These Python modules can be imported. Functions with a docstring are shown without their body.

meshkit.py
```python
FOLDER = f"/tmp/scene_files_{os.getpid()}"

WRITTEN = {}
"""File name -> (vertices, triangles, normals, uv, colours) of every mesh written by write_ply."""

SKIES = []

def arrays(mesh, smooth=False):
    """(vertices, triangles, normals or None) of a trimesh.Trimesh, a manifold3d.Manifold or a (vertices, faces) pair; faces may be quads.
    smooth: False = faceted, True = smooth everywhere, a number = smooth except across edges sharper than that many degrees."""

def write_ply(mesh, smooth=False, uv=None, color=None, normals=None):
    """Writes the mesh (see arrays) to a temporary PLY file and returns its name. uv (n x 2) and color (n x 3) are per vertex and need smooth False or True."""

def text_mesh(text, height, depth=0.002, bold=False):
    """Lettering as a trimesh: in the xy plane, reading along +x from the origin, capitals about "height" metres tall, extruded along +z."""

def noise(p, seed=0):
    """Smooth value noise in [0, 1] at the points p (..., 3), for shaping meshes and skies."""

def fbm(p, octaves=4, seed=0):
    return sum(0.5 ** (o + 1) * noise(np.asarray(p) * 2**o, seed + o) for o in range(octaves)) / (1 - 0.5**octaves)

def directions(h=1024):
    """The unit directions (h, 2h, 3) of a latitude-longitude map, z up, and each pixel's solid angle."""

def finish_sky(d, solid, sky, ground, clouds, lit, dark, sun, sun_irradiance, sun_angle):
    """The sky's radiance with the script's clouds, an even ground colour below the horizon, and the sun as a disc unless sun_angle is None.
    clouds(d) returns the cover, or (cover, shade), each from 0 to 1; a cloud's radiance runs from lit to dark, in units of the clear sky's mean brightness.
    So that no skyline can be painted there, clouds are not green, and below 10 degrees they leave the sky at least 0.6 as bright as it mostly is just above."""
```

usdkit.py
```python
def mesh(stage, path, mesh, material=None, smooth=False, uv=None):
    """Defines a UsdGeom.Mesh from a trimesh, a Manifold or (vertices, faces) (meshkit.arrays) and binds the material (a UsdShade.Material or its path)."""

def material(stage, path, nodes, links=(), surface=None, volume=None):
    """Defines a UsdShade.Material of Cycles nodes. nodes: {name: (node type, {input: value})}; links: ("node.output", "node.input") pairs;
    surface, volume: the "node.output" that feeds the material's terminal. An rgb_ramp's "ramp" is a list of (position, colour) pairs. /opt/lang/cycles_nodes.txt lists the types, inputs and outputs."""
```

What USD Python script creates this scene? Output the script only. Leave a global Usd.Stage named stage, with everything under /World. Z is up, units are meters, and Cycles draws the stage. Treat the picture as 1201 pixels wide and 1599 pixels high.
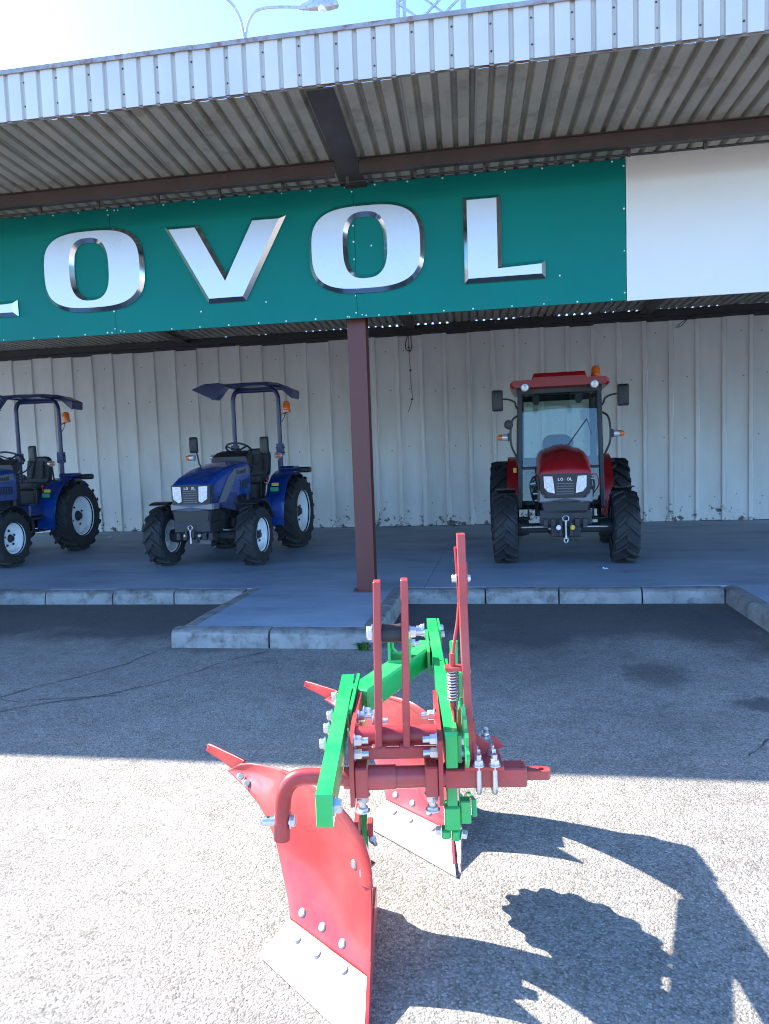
import math, random
import numpy as np
import trimesh
import manifold3d as m3
from shapely.geometry import Polygon
import meshkit, usdkit
from pxr import Usd, UsdGeom, UsdLux, UsdShade, Sdf, Gf

random.seed(7)
rng = np.random.default_rng(7)
stage = Usd.Stage.CreateInMemory()
UsdGeom.SetStageUpAxis(stage, 'Z')
UsdGeom.SetStageMetersPerUnit(stage, 1.0)
UsdGeom.Xform.Define(stage, '/World')
stage.SetDefaultPrim(stage.GetPrimAtPath('/World'))
UsdGeom.Scope.Define(stage, '/World/Looks')

# ------------------------------------------------------------------ camera, sky, sun, exposure
EYE = (0.0, 0.0, 1.55)
PITCH, YAW, ROLL = math.radians(-4.4256), math.radians(9.2232), math.radians(-1.9934)
SUN_DIR = np.array([-1.211, 0.414, 1.0]); SUN_DIR /= np.linalg.norm(SUN_DIR)
SUN_STRENGTH, SKY_STRENGTH, EXPOSURE = 1.25, 0.15, 1.95


def camera():
    c, s = math.cos(YAW), math.sin(YAW)
    fwd, right, up = np.array([-s, c, 0.]), np.array([c, s, 0.]), np.array([0, 0, 1.])
    f2 = fwd * math.cos(PITCH) + up * math.sin(PITCH)
    u2 = -fwd * math.sin(PITCH) + up * math.cos(PITCH)
    r3 = right * math.cos(ROLL) + u2 * math.sin(ROLL)
    u3 = -right * math.sin(ROLL) + u2 * math.cos(ROLL)
    cam = UsdGeom.Camera.Define(stage, '/World/camera')
    m = Gf.Matrix4d(*r3, 0, *u3, 0, *(-f2), 0, *EYE, 1)
    cam.AddTransformOp().Set(m)
    cam.CreateHorizontalApertureAttr(36.0)
    cam.CreateVerticalApertureAttr(36.0 * 1024 / 769)
    cam.CreateFocalLengthAttr(36.0 * 1122.33 / 1201)
    cam.CreateClippingRangeAttr(Gf.Vec2f(0.05, 2000))
    cam.CreateExposureAttr(EXPOSURE)


camera()
dome = UsdLux.DomeLight.Define(stage, '/World/sky')
dome.GetPrim().SetCustomDataByKey('kind', 'structure')
sky_mat = usdkit.material(stage, '/World/Looks/sky', {
    's': ('sky_texture', {'sky_type': 'single_scattering', 'sun_disc': False, 'sun_elevation': math.asin(SUN_DIR[2]),
                          'sun_rotation': math.atan2(SUN_DIR[0], SUN_DIR[1]), 'air_density': 1.2, 'aerosol_density': 1.3, 'ozone_density': 11.0}),
    'b': ('background_shader', {'strength': SKY_STRENGTH})}, [('s.color', 'b.color')], surface='b.background')
UsdShade.MaterialBindingAPI.Apply(dome.GetPrim()).Bind(sky_mat)
sun = UsdLux.DistantLight.Define(stage, '/World/sun')
sun.CreateIntensityAttr(SUN_STRENGTH); sun.CreateAngleAttr(0.53); sun.CreateNormalizeAttr(True)
sun.CreateColorAttr(Gf.Vec3f(1.0, 0.95, 0.86))
_x = np.cross([0, 0, 1.0], SUN_DIR); _x /= np.linalg.norm(_x); _y = np.cross(SUN_DIR, _x)
sun.AddTransformOp().Set(Gf.Matrix4d(*_x, 0, *_y, 0, *SUN_DIR, 0, 0, 0, 0, 1))

# ------------------------------------------------------------------ scene helpers
_used = {}


def numbered(parent, name):
    k = (parent, name)
    n = _used.get(k, 0)
    _used[k] = n + 1
    return f'{parent}/{name}' if n == 0 else f'{parent}/{name}_{n:03d}'


def tag(p, label=None, cat=None, group=None, kind=None):
    for k, v in (('label', label), ('category', cat), ('group', group), ('kind', kind)):
        if v:
            p.SetCustomDataByKey(k, v)
    return p


def thing(name, label=None, cat=None, loc=(0, 0, 0), rotz=0, group=None, kind=None):
    x = UsdGeom.Xform.Define(stage, numbered('/World', name))
    x.AddTranslateOp().Set(Gf.Vec3d(*map(float, loc)))
    x.AddRotateZOp().Set(float(rotz))
    return tag(x.GetPrim(), label, cat, group, kind)


def holder(name, parent):
    return UsdGeom.Xform.Define(stage, numbered(str(parent.GetPath()), name)).GetPrim()


def obj(name, mesh, mat, parent=None, smooth=35, kind=None, label=None):
    path = numbered(str(parent.GetPath()) if parent else '/World', name)
    p = usdkit.mesh(stage, path, mesh, M[mat], smooth=smooth).GetPrim()
    return tag(p, label=label, kind=kind)


def dup(root, loc, rotz, label):
    was = root.GetCustomData()
    r = thing(root.GetName(), label, was['category'], loc, rotz, was.get('group'))
    r.GetReferences().AddInternalReference(root.GetPath())
    r.SetInstanceable(True)
    return r


# ------------------------------------------------------------------ mesh helpers
cat = trimesh.util.concatenate


def T(m, x=0, y=0, z=0):
    m = m.copy(); m.apply_translation((x, y, z)); return m


def R(m, ang, axis, point=(0, 0, 0)):
    m = m.copy(); m.apply_transform(trimesh.transformations.rotation_matrix(math.radians(ang), axis, point)); return m


def hull(points):
    return trimesh.convex.convex_hull(np.asarray(points, float))


def bx(x0, x1, y0, y1, z0, z1, b=0.0):
    if b <= 0:
        m = trimesh.creation.box((x1 - x0, y1 - y0, z1 - z0))
        return T(m, (x0 + x1) / 2, (y0 + y1) / 2, (z0 + z1) / 2)
    pts = []
    for x, sx in ((x0, 1), (x1, -1)):
        for y, sy in ((y0, 1), (y1, -1)):
            for z, sz in ((z0, 1), (z1, -1)):
                pts += [(x + sx * b, y + sy * b, z), (x + sx * b, y, z + sz * b), (x, y + sy * b, z + sz * b)]
    return hull(pts)


def bar(p0, p1, w, h, up=(0, 0, 1), b=0.0):
    """rectangular bar from p0 to p1; w across, h along 'up'."""
    p0, p1 = np.asarray(p0, float), np.asarray(p1, float)
    d = p1 - p0; L = np.linalg.norm(d); d /= L
    s = np.cross(d, up); s /= np.linalg.norm(s); u = np.cross(s, d)
    m = bx(-w / 2, w / 2, 0, L, -h / 2, h / 2, b)
    t = np.eye(4); t[:3, 0], t[:3, 1], t[:3, 2], t[:3, 3] = s, d, u, p0
    m.apply_transform(t)
    return m


def rod(p0, p1, r, n=16):
    return trimesh.creation.cylinder(radius=r, segment=[p0, p1], sections=n)


def tube(pts, r, n=10, closed=False):
    pts = np.asarray(pts, float)
    k = len(pts)
    d = np.gradient(pts, axis=0)
    if closed:
        d = np.roll(pts, -1, 0) - np.roll(pts, 1, 0)
    d /= np.linalg.norm(d, axis=1, keepdims=True)
    ref = np.array([0, 0, 1.]) if abs(d[0][2]) < .9 else np.array([1., 0, 0])
    a = np.cross(d[0], ref); a /= np.linalg.norm(a)
    v = []
    rr = np.broadcast_to(np.asarray(r, float), (k,))
    for i in range(k):
        a = a - d[i] * (a @ d[i]); a /= np.linalg.norm(a); b = np.cross(d[i], a)
        t = np.linspace(0, 2 * np.pi, n, endpoint=False)
        v.append(pts[i] + rr[i] * (np.outer(np.cos(t), a) + np.outer(np.sin(t), b)))
    v = np.vstack(v); f = []
    for i in range(k if closed else k - 1):
        j = (i + 1) % k
        for q in range(n):
            w = (q + 1) % n
            f += [(i * n + q, i * n + w, j * n + w), (i * n + q, j * n + w, j * n + q)]
    if not closed:
        c0, c1 = len(v), len(v) + 1
        v = np.vstack([v, pts[:1], pts[-1:]])
        for q in range(n):
            w = (q + 1) % n
            f += [(c0, w, q), (c1, (k - 1) * n + q, (k - 1) * n + w)]
    m = trimesh.Trimesh(v, f, process=False)
    return m


def smooth_path(pts, n=8):
    """Catmull-Rom through the points."""
    p = np.asarray(pts, float)
    p = np.vstack([2 * p[0] - p[1], p, 2 * p[-1] - p[-2]])
    out = []
    for i in range(1, len(p) - 2):
        for t in np.linspace(0, 1, n, endpoint=False):
            a, b, c, d = p[i - 1:i + 3]
            out.append(.5 * ((2 * b) + (c - a) * t + (2 * a - 5 * b + 4 * c - d) * t * t + (3 * b - a - 3 * c + d) * t ** 3))
    out.append(p[-2])
    return np.array(out)


def prism(poly, axis, a, b):
    """extrude a 2-D outline along axis (0,1,2) from a to b; outline coords are the two other axes in order."""
    pg = poly if isinstance(poly, Polygon) else Polygon(poly)
    m = trimesh.creation.extrude_polygon(pg, b - a, engine='earcut')
    v = m.vertices.copy(); o = [i for i in range(3) if i != axis]
    w = np.zeros_like(v); w[:, o[0]], w[:, o[1]], w[:, axis] = v[:, 0], v[:, 1], v[:, 2] + a
    m = trimesh.Trimesh(w, m.faces, process=False)
    if m.volume < 0:
        m.invert()
    return m


def lathe(profile, axis=0, n=40):
    """profile: (radius, along) pairs; revolved about the axis through the origin."""
    pr = np.asarray(profile, float)
    t = np.linspace(0, 2 * np.pi, n, endpoint=False)
    v = np.stack([np.outer(np.ones(n), pr[:, 1]), np.outer(np.cos(t), pr[:, 0]), np.outer(np.sin(t), pr[:, 0])], -1)
    if axis == 2:
        v = v[..., [1, 2, 0]]
    elif axis == 1:
        v = v[..., [2, 0, 1]]
    k = len(pr); v = v.reshape(-1, 3); f = []
    for i in range(n):
        j = (i + 1) % n
        for q in range(k - 1):
            f += [(i * k + q, j * k + q, j * k + q + 1), (i * k + q, j * k + q + 1, i * k + q + 1)]
    m = trimesh.Trimesh(v, f, process=False)
    return m


def loft(sections, cap=True):
    s = np.asarray(sections, float); k, n = s.shape[:2]
    v = s.reshape(-1, 3); f = []
    for i in range(k - 1):
        for q in range(n):
            w = (q + 1) % n
            f += [(i * n + q, i * n + w, (i + 1) * n + w), (i * n + q, (i + 1) * n + w, (i + 1) * n + q)]
    if cap:
        for i, flip in ((0, True), (k - 1, False)):
            c = len(v); v = np.vstack([v, s[i].mean(0)])
            for q in range(n):
                w = (q + 1) % n
                f.append((c, i * n + w, i * n + q) if flip else (c, i * n + q, i * n + w))
    m = trimesh.Trimesh(v, f, process=False)
    if m.volume < 0:
        m.invert()
    return m


def sheet(P, thick):
    """solid from a grid of points P[n, m, 3]."""
    P = np.asarray(P, float); n, m = P.shape[:2]
    du, dv = np.gradient(P, axis=0), np.gradient(P, axis=1)
    N = np.cross(du, dv); N /= np.maximum(np.linalg.norm(N, axis=2, keepdims=True), 1e-9)
    A, B = P, P - N * thick
    v = np.vstack([A.reshape(-1, 3), B.reshape(-1, 3)]); o = n * m; f = []
    for i in range(n - 1):
        for j in range(m - 1):
            a, b, c, d = i * m + j, (i + 1) * m + j, (i + 1) * m + j + 1, i * m + j + 1
            f += [(a, b, c), (a, c, d), (o + a, o + c, o + b), (o + a, o + d, o + c)]
    edge = [(i, 0) for i in range(n)] + [(n - 1, j) for j in range(1, m)] + [(i, m - 1) for i in range(n - 2, -1, -1)] + [(0, j) for j in range(m - 2, 0, -1)]
    ids = [i * m + j for i, j in edge]
    for q in range(len(ids)):
        a, b = ids[q], ids[(q + 1) % len(ids)]
        f += [(a, o + a, o + b), (a, o + b, b)]
    t = trimesh.Trimesh(v, f, process=False)
    if t.volume < 0:
        t.invert()
    return t


def rrect(w, h, r, n=5):
    """rounded rectangle outline centred at the origin."""
    pts = []
    for cx, cy, a0 in ((w / 2 - r, h / 2 - r, 0), (-w / 2 + r, h / 2 - r, 90), (-w / 2 + r, -h / 2 + r, 180), (w / 2 - r, -h / 2 + r, 270)):
        for a in np.linspace(a0, a0 + 90, n):
            pts.append((cx + r * math.cos(math.radians(a)), cy + r * math.sin(math.radians(a))))
    return pts


def ball(c, r, sc=(1, 1, 1), sub=2):
    m = trimesh.creation.icosphere(sub, r); m.apply_scale(sc); return T(m, *c)


def along(m, p, d):
    """move a mesh built along +z at the origin so that +z becomes d at p."""
    d = np.asarray(d, float); d = d / np.linalg.norm(d)
    ref = np.array([1., 0, 0]) if abs(d[0]) < .9 else np.array([0, 1., 0])
    x = np.cross(ref, d); x /= np.linalg.norm(x); y = np.cross(d, x)
    t = np.eye(4); t[:3, 0], t[:3, 1], t[:3, 2], t[:3, 3] = x, y, d, p
    m = m.copy(); m.apply_transform(t); return m


def hexbolt(p, d, af=0.024, hh=0.012, shank=0.0, sr=0.007, washer=True):
    """hex head standing on p along d, chamfered, with a washer and maybe a threaded end sticking further out."""
    r = af / math.sqrt(3)
    t = np.linspace(0, 2 * np.pi, 6, endpoint=False)
    o = 0.003 if washer else 0.0
    ring = lambda rr, z: [(rr * math.cos(a), rr * math.sin(a), z) for a in t]
    parts = [hull(ring(r, o) + ring(r, o + hh * .8) + ring(r * .84, o + hh))]
    if washer:
        parts.append(T(trimesh.creation.cylinder(radius=af * .72, height=0.003, sections=18), z=.0015))
    if shank:
        for k in range(max(1, int(shank / .006))):
            parts.append(T(trimesh.creation.cone(radius=sr * 1.12, height=.012, sections=10), z=o + hh + k * .006 - .009))
        parts.append(T(trimesh.creation.cylinder(radius=sr, height=shank, sections=12), z=o + hh + shank / 2))
    return along(cat(parts), p, d)


# ------------------------------------------------------------------ materials
M = {}


def mat(name, nodes, links, surface='p.BSDF'):
    M[name] = usdkit.material(stage, '/World/Looks/' + name, nodes, links, surface=surface)


def paint(name, col, rough=.35, metal=0.0, coat=0.0, var=.10, vscale=6.0, bump=.02, bscale=60.0, spec=.5, dirt=None, dirt_amt=.0, scuff=None):
    """paint or metal with a slow tone drift, uneven gloss and a fine surface relief; optional dirt colour in patches."""
    c = np.array(col)
    nodes = {'t': ('texture_coordinate', {}),
             'n': ('noise_texture', {'scale': vscale, 'detail': 6, 'roughness': .6}),
             'r': ('rgb_ramp', {'ramp': [(.3, tuple(c * (1 - var))), (.7, tuple(np.minimum(1, c * (1 + var))))]}),
             'n2': ('noise_texture', {'scale': bscale, 'detail': 3}),
             'rr': ('map_range', {'from_min': .3, 'from_max': .7, 'to_min': max(.02, rough * .8), 'to_max': min(1, rough * 1.25)}),
             'b': ('bump', {'strength': bump * 5, 'distance': .002}),
             'p': ('principled_bsdf', {'metallic': metal, 'coat_weight': coat, 'coat_roughness': .06, 'specular_ior_level': spec})}
    links = [('t.object', 'n.vector'), ('t.object', 'n2.vector'), ('n.fac', 'r.fac'), ('n.fac', 'rr.value'), ('rr.result', 'p.roughness'),
             ('n2.fac', 'b.height'), ('b.normal', 'p.normal')]
    if dirt is not None:
        nodes |= {'n3': ('noise_texture', {'scale': vscale * 1.7, 'detail': 9, 'roughness': .7}),
                  'm3': ('map_range', {'from_min': .62 - dirt_amt, 'from_max': .80 - dirt_amt, 'to_min': 0, 'to_max': 1, 'clamp': True}),
                  'mx': ('mix', {'color2': tuple(dirt)})}
        links += [('t.object', 'n3.vector'), ('n3.fac', 'm3.value'), ('m3.result', 'mx.fac'), ('r.color', 'mx.color1'), ('mx.color', 'p.base_color')]
    else:
        links.append(('r.color', 'p.base_color'))
    if scuff is not None:
        src = 'mx.color' if dirt is not None else 'r.color'
        links = [q for q in links if q[1] != 'p.base_color']
        nodes |= {'sm': ('mapping', {'scale': (26, 9, 60), 'rotation': (.5, .3, .7)}), 'sn': ('noise_texture', {'scale': 1.0, 'detail': 7, 'roughness': .75}),
                  'sr': ('map_range', {'from_min': .66, 'from_max': .74, 'to_min': 0, 'to_max': .55, 'clamp': True}),
                  'dn': ('noise_texture', {'scale': 3.2, 'detail': 6, 'roughness': .6}),
                  'dr': ('map_range', {'from_min': .40, 'from_max': .75, 'to_min': 0, 'to_max': .16, 'clamp': True}),
                  'sx': ('mix', {'color2': tuple(scuff)}), 'dx': ('mix', {'color2': (.42, .36, .32)})}
        links += [('t.object', 'sm.vector'), ('sm.vector', 'sn.vector'), ('sn.fac', 'sr.value'), ('sr.result', 'sx.fac'), (src, 'sx.color1'),
                  ('t.object', 'dn.vector'), ('dn.fac', 'dr.value'), ('dr.result', 'dx.fac'), ('sx.color', 'dx.color1'), ('dx.color', 'p.base_color')]
    mat(name, nodes, links)


paint('red_paint', (.42, .024, .028), .34, coat=.35, var=.08, vscale=4, bump=.015, bscale=35, dirt=(.26, .03, .028), dirt_amt=.05, scuff=(.50, .22, .20))
paint('red_bar', (.36, .028, .030), .38, coat=.25, var=.12, vscale=9, bump=.03, bscale=90, dirt=(.20, .03, .028), dirt_amt=.07, scuff=(.40, .16, .14))
paint('green_paint', (.010, .36, .085), .30, coat=.5, var=.07, vscale=7, bump=.02, bscale=70, dirt=(.02, .22, .06), dirt_amt=.05, scuff=(.16, .42, .22))
paint('zinc', (.62, .63, .65), .32, metal=.9, var=.12, vscale=30, bump=.05, bscale=200)
paint('steel_share', (.84, .77, .77), .38, metal=.35, var=.10, vscale=10, bump=.03, bscale=60, dirt=(.60, .26, .27), dirt_amt=.12)
paint('rubber_black', (.022, .022, .024), .55, var=.15, vscale=20, bump=.03)
paint('tyre_rubber', (.020, .021, .023), .72, var=.25, vscale=5, bump=.05, bscale=40, dirt=(.05, .047, .043), dirt_amt=.05)
paint('blue_paint', (.002, .033, .175), .24, coat=.7, var=.08, bump=.006)
paint('dark_blue_paint', (.010, .020, .10), .35, coat=.4, var=.1, bump=.01)
paint('tractor_red', (.29, .007, .010), .32, coat=.2, spec=.35, var=.06, bump=.006)
paint('grey_panel', (.13, .14, .16), .4, coat=.3, bump=.01)
paint('silver_panel', (.15, .165, .19), .3, metal=.2, coat=.4, bump=.01)
paint('black_plastic', (.018, .019, .022), .42, bump=.02)
paint('cast_black', (.025, .026, .029), .55, var=.3, vscale=14, bump=.08, bscale=50, dirt=(.09, .08, .07), dirt_amt=.02)
paint('white_rim', (.84, .85, .86), .35, coat=.3, var=.05, bump=.01)
paint('seat_vinyl', (.022, .024, .028), .5, bump=.06, bscale=120)
paint('orange_lens', (.75, .14, .012), .15, coat=.8, bump=.01)
paint('clear_lens', (.50, .52, .56), .08, metal=.35, coat=1.0, bump=.04, bscale=80, var=.2, vscale=40)
paint('letter_white', (.80, .82, .84), .4, bump=.01)
paint('letter_red', (.5, .03, .03), .4, bump=.01)
paint('yellow_sticker', (.62, .42, .04), .4, bump=.01)
paint('green_sticker', (.02, .30, .12), .4, bump=.01)
paint('white_paint', (.76, .77, .78), .42, var=.03, bump=.01)
paint('fascia_white', (.47, .445, .405), .5, var=.06, vscale=2.2, bump=.015, bscale=20, dirt=(.50, .49, .46), dirt_amt=.015)
paint('roof_underside', (.37, .335, .275), .55, var=.2, vscale=1.9, bump=.02, bscale=30, dirt=(.22, .18, .13), dirt_amt=.10)
paint('rust_trim', (.25, .24, .25), .5, var=.25, vscale=5, bump=.05, dirt=(.17, .05, .03), dirt_amt=.13)
paint('brown_steel', (.050, .030, .027), .5, var=.2, vscale=3.5, bump=.03, dirt=(.085, .045, .035), dirt_amt=.06)
paint('oxide_post', (.105, .028, .022), .45, var=.12, vscale=2.5, bump=.03, dirt=(.08, .03, .03), dirt_amt=.07)
paint('sign_green', (.0008, .165, .140), .5, spec=.14, coat=.0, var=.06, vscale=1.3, bump=.012, bscale=3, dirt=(.02, .16, .14), dirt_amt=.02)
paint('sign_white', (.68, .65, .615), .32, coat=.2, var=.02, vscale=1.0, bump=.004, bscale=8)
paint('letter_face', (.66, .69, .76), .40, metal=.6, var=.04, vscale=3, bump=.01, bscale=25)
paint('letter_bevel', (.72, .71, .70), .13, metal=1.0, var=.06, vscale=3, bump=.008, bscale=20)
paint('kerb_stone', (.235, .23, .22), .85, var=.22, vscale=4.5, bump=.3, bscale=60, dirt=(.10, .098, .09), dirt_amt=.13)
paint('galvanised', (.42, .43, .45), .45, metal=.6, var=.15, vscale=8, bump=.03, dirt=(.23, .22, .21), dirt_amt=.1)
paint('lamp_glass', (.62, .62, .60), .3, coat=.5, bump=.02)
paint('cable_black', (.015, .014, .014), .6, bump=.02)
paint('leaf_green', (.05, .13, .025), .6, var=.3, vscale=20, bump=.02)
paint('skin_glow_trim', (.55, .57, .60), .16, metal=.9, bump=.01)
del M['skin_glow_trim']; stage.RemovePrim('/World/Looks/skin_glow_trim')

# window glass: lets light through, mirrors by the fresnel law
mat('cab_glass', {'f': ('fresnel', {'IOR': 1.52}), 'm': ('map_range', {'from_min': 0, 'from_max': 1, 'to_min': .02, 'to_max': 1}),
                  't': ('transparent_bsdf', {'color': (.80, .86, .84)}), 'g': ('glossy_bsdf', {'color': (.95, .97, 1), 'roughness': .01}),
                  'x': ('mix_closure', {})},
    [('f.fac', 'm.value'), ('m.result', 'x.fac'), ('t.BSDF', 'x.closure1'), ('g.BSDF', 'x.closure2')], surface='x.closure')
mat('mirror_glass', {'p': ('principled_bsdf', {'base_color': (.7, .72, .75), 'metallic': 1.0, 'roughness': .03})}, [])

# worn chip-seal asphalt: pale aggregate, dark gaps, slow stains, darker smooth patches near the kerbs
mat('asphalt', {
    'g': ('geometry', {}),
    'wob': ('noise_texture', {'scale': 40, 'detail': 2}),
    'wm': ('vector_math', {'math_type': 'scale', 'scale': .012}),
    'wa': ('vector_math', {'math_type': 'add'}),
    'v': ('voronoi_texture', {'feature': 'f1', 'scale': 132, 'randomness': 1}),
    'e': ('voronoi_texture', {'feature': 'f1', 'scale': 210, 'randomness': 1}),
    'cs': ('separate_color', {}),
    'stone': ('rgb_ramp', {'ramp': [(0, (.158, .150, .140)), (.12, (.222, .212, .20)), (.5, (.287, .275, .258)), (.85, (.355, .342, .322)), (1, (.455, .44, .415))]}),
    'gap': ('map_range', {'from_min': .48, 'from_max': .74, 'to_min': 0, 'to_max': .75, 'clamp': True}),
    'm1': ('mix', {'color2': (.115, .106, .094)}),
    'pit': ('noise_texture', {'scale': 22, 'detail': 5, 'roughness': .7}),
    'pm': ('map_range', {'from_min': .42, 'from_max': .62, 'to_min': .30, 'to_max': 1.1, 'clamp': True}),
    'pg': ('math', {'math_type': 'multiply'}),
    'sw': ('noise_texture', {'scale': 7, 'detail': 6, 'roughness': .65}),
    'sws': ('vector_math', {'math_type': 'multiply_add', 'vector2': (.34, .34, 0), 'vector3': (-.17, -.17, 0)}),
    'spos': ('vector_math', {'math_type': 'add'}),
    's1a': ('vector_math', {'math_type': 'multiply_add', 'vector2': (1 / .27, 1 / .36, 0), 'vector3': (-1.02 / .27, -5.05 / .36, 0)}), 's1l': ('vector_math', {'math_type': 'length'}),
    's1': ('map_range', {'range_type': 'smoothstep', 'from_min': 1.15, 'from_max': .45, 'to_min': 0, 'to_max': .62, 'clamp': True}),
    's2a': ('vector_math', {'math_type': 'multiply_add', 'vector2': (1 / .28, 1 / .15, 0), 'vector3': (-1.57 / .28, -4.45 / .15, 0)}), 's2l': ('vector_math', {'math_type': 'length'}),
    's2': ('map_range', {'range_type': 'smoothstep', 'from_min': 1.15, 'from_max': .45, 'to_min': 0, 'to_max': .70, 'clamp': True}),
    's3a': ('vector_math', {'math_type': 'multiply_add', 'vector2': (1 / .8, 1 / .7, 0), 'vector3': (-.15 / .8, -5.4 / .7, 0)}), 's3l': ('vector_math', {'math_type': 'length'}),
    's3': ('map_range', {'range_type': 'smoothstep', 'from_min': 1.2, 'from_max': .3, 'to_min': 0, 'to_max': .38, 'clamp': True}),
    'sm1': ('math', {'math_type': 'maximum'}), 'sm2': ('math', {'math_type': 'maximum'}),
    'ms': ('mix', {'color2': (.055, .056, .056)}),
    'big': ('noise_texture', {'scale': .9, 'detail': 7, 'roughness': .65}),
    'bigr': ('rgb_ramp', {'ramp': [(.28, (.58, .575, .565)), (.42, (.86, .85, .83)), (.55, (.98, .965, .93)), (.72, (1.08, 1.06, 1.01))]}),
    'm2': ('mix', {'mix_type': 'multiply', 'fac': 1.0}),
    'med': ('noise_texture', {'scale': 6.0, 'detail': 6, 'roughness': .7}),
    'medr': ('rgb_ramp', {'ramp': [(.28, (.55, .54, .52)), (.44, (.92, .91, .89)), (.6, (1, 1, 1))]}),
    'm3': ('mix', {'mix_type': 'multiply', 'fac': .8}),
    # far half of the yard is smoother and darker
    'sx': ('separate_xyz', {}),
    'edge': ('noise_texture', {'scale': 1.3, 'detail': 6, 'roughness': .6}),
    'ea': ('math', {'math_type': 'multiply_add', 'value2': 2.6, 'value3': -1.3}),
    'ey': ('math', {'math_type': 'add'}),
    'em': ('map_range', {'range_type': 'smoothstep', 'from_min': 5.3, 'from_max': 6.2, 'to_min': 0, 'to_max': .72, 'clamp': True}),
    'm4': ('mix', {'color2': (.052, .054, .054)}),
    'hb': ('math', {'math_type': 'multiply', 'value2': -1.0}),
    'b': ('bump', {'strength': .6, 'distance': .005}),
    'b2': ('bump', {'strength': .35, 'distance': .003}),
    'p': ('principled_bsdf', {'roughness': .88, 'specular_ior_level': .3})},
    [('g.position', 'wob.vector'), ('wob.color', 'wm.vector1'), ('g.position', 'wa.vector1'), ('wm.vector', 'wa.vector2'),
     ('wa.vector', 'v.vector'), ('g.position', 'e.vector'), ('v.color', 'cs.color'), ('cs.r', 'stone.fac'), ('v.distance', 'gap.value'),
     ('stone.color', 'm1.color1'), ('pg.value', 'm1.fac'), ('g.position', 'big.vector'), ('big.fac', 'bigr.fac'),
     ('m1.color', 'm2.color1'), ('bigr.color', 'm2.color2'), ('g.position', 'med.vector'), ('med.fac', 'medr.fac'),
     ('m2.color', 'm3.color1'), ('medr.color', 'm3.color2'), ('g.position', 'sx.vector'), ('g.position', 'edge.vector'),
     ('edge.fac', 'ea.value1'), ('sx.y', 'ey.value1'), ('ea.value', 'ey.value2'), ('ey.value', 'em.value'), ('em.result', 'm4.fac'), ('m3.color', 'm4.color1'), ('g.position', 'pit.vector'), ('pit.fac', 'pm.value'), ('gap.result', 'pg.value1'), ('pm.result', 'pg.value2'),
     ('g.position', 'sw.vector'), ('sw.color', 'sws.vector1'), ('g.position', 'spos.vector1'), ('sws.vector', 'spos.vector2'),
     ('spos.vector', 's1a.vector1'), ('s1a.vector', 's1l.vector1'), ('s1l.value', 's1.value'), ('spos.vector', 's2a.vector1'), ('s2a.vector', 's2l.vector1'), ('s2l.value', 's2.value'),
     ('spos.vector', 's3a.vector1'), ('s3a.vector', 's3l.vector1'), ('s3l.value', 's3.value'), ('s1.result', 'sm1.value1'), ('s2.result', 'sm1.value2'), ('sm1.value', 'sm2.value1'), ('s3.result', 'sm2.value2'),
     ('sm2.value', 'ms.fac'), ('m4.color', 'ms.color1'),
     ('ms.color', 'p.base_color'), ('v.distance', 'hb.value1'), ('hb.value', 'b.height'), ('e.distance', 'b2.height'), ('b.normal', 'b2.normal'), ('b2.normal', 'p.normal')])
paint('tar_crack', (.035, .034, .034), .85, var=.2, bump=.1)

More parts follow.
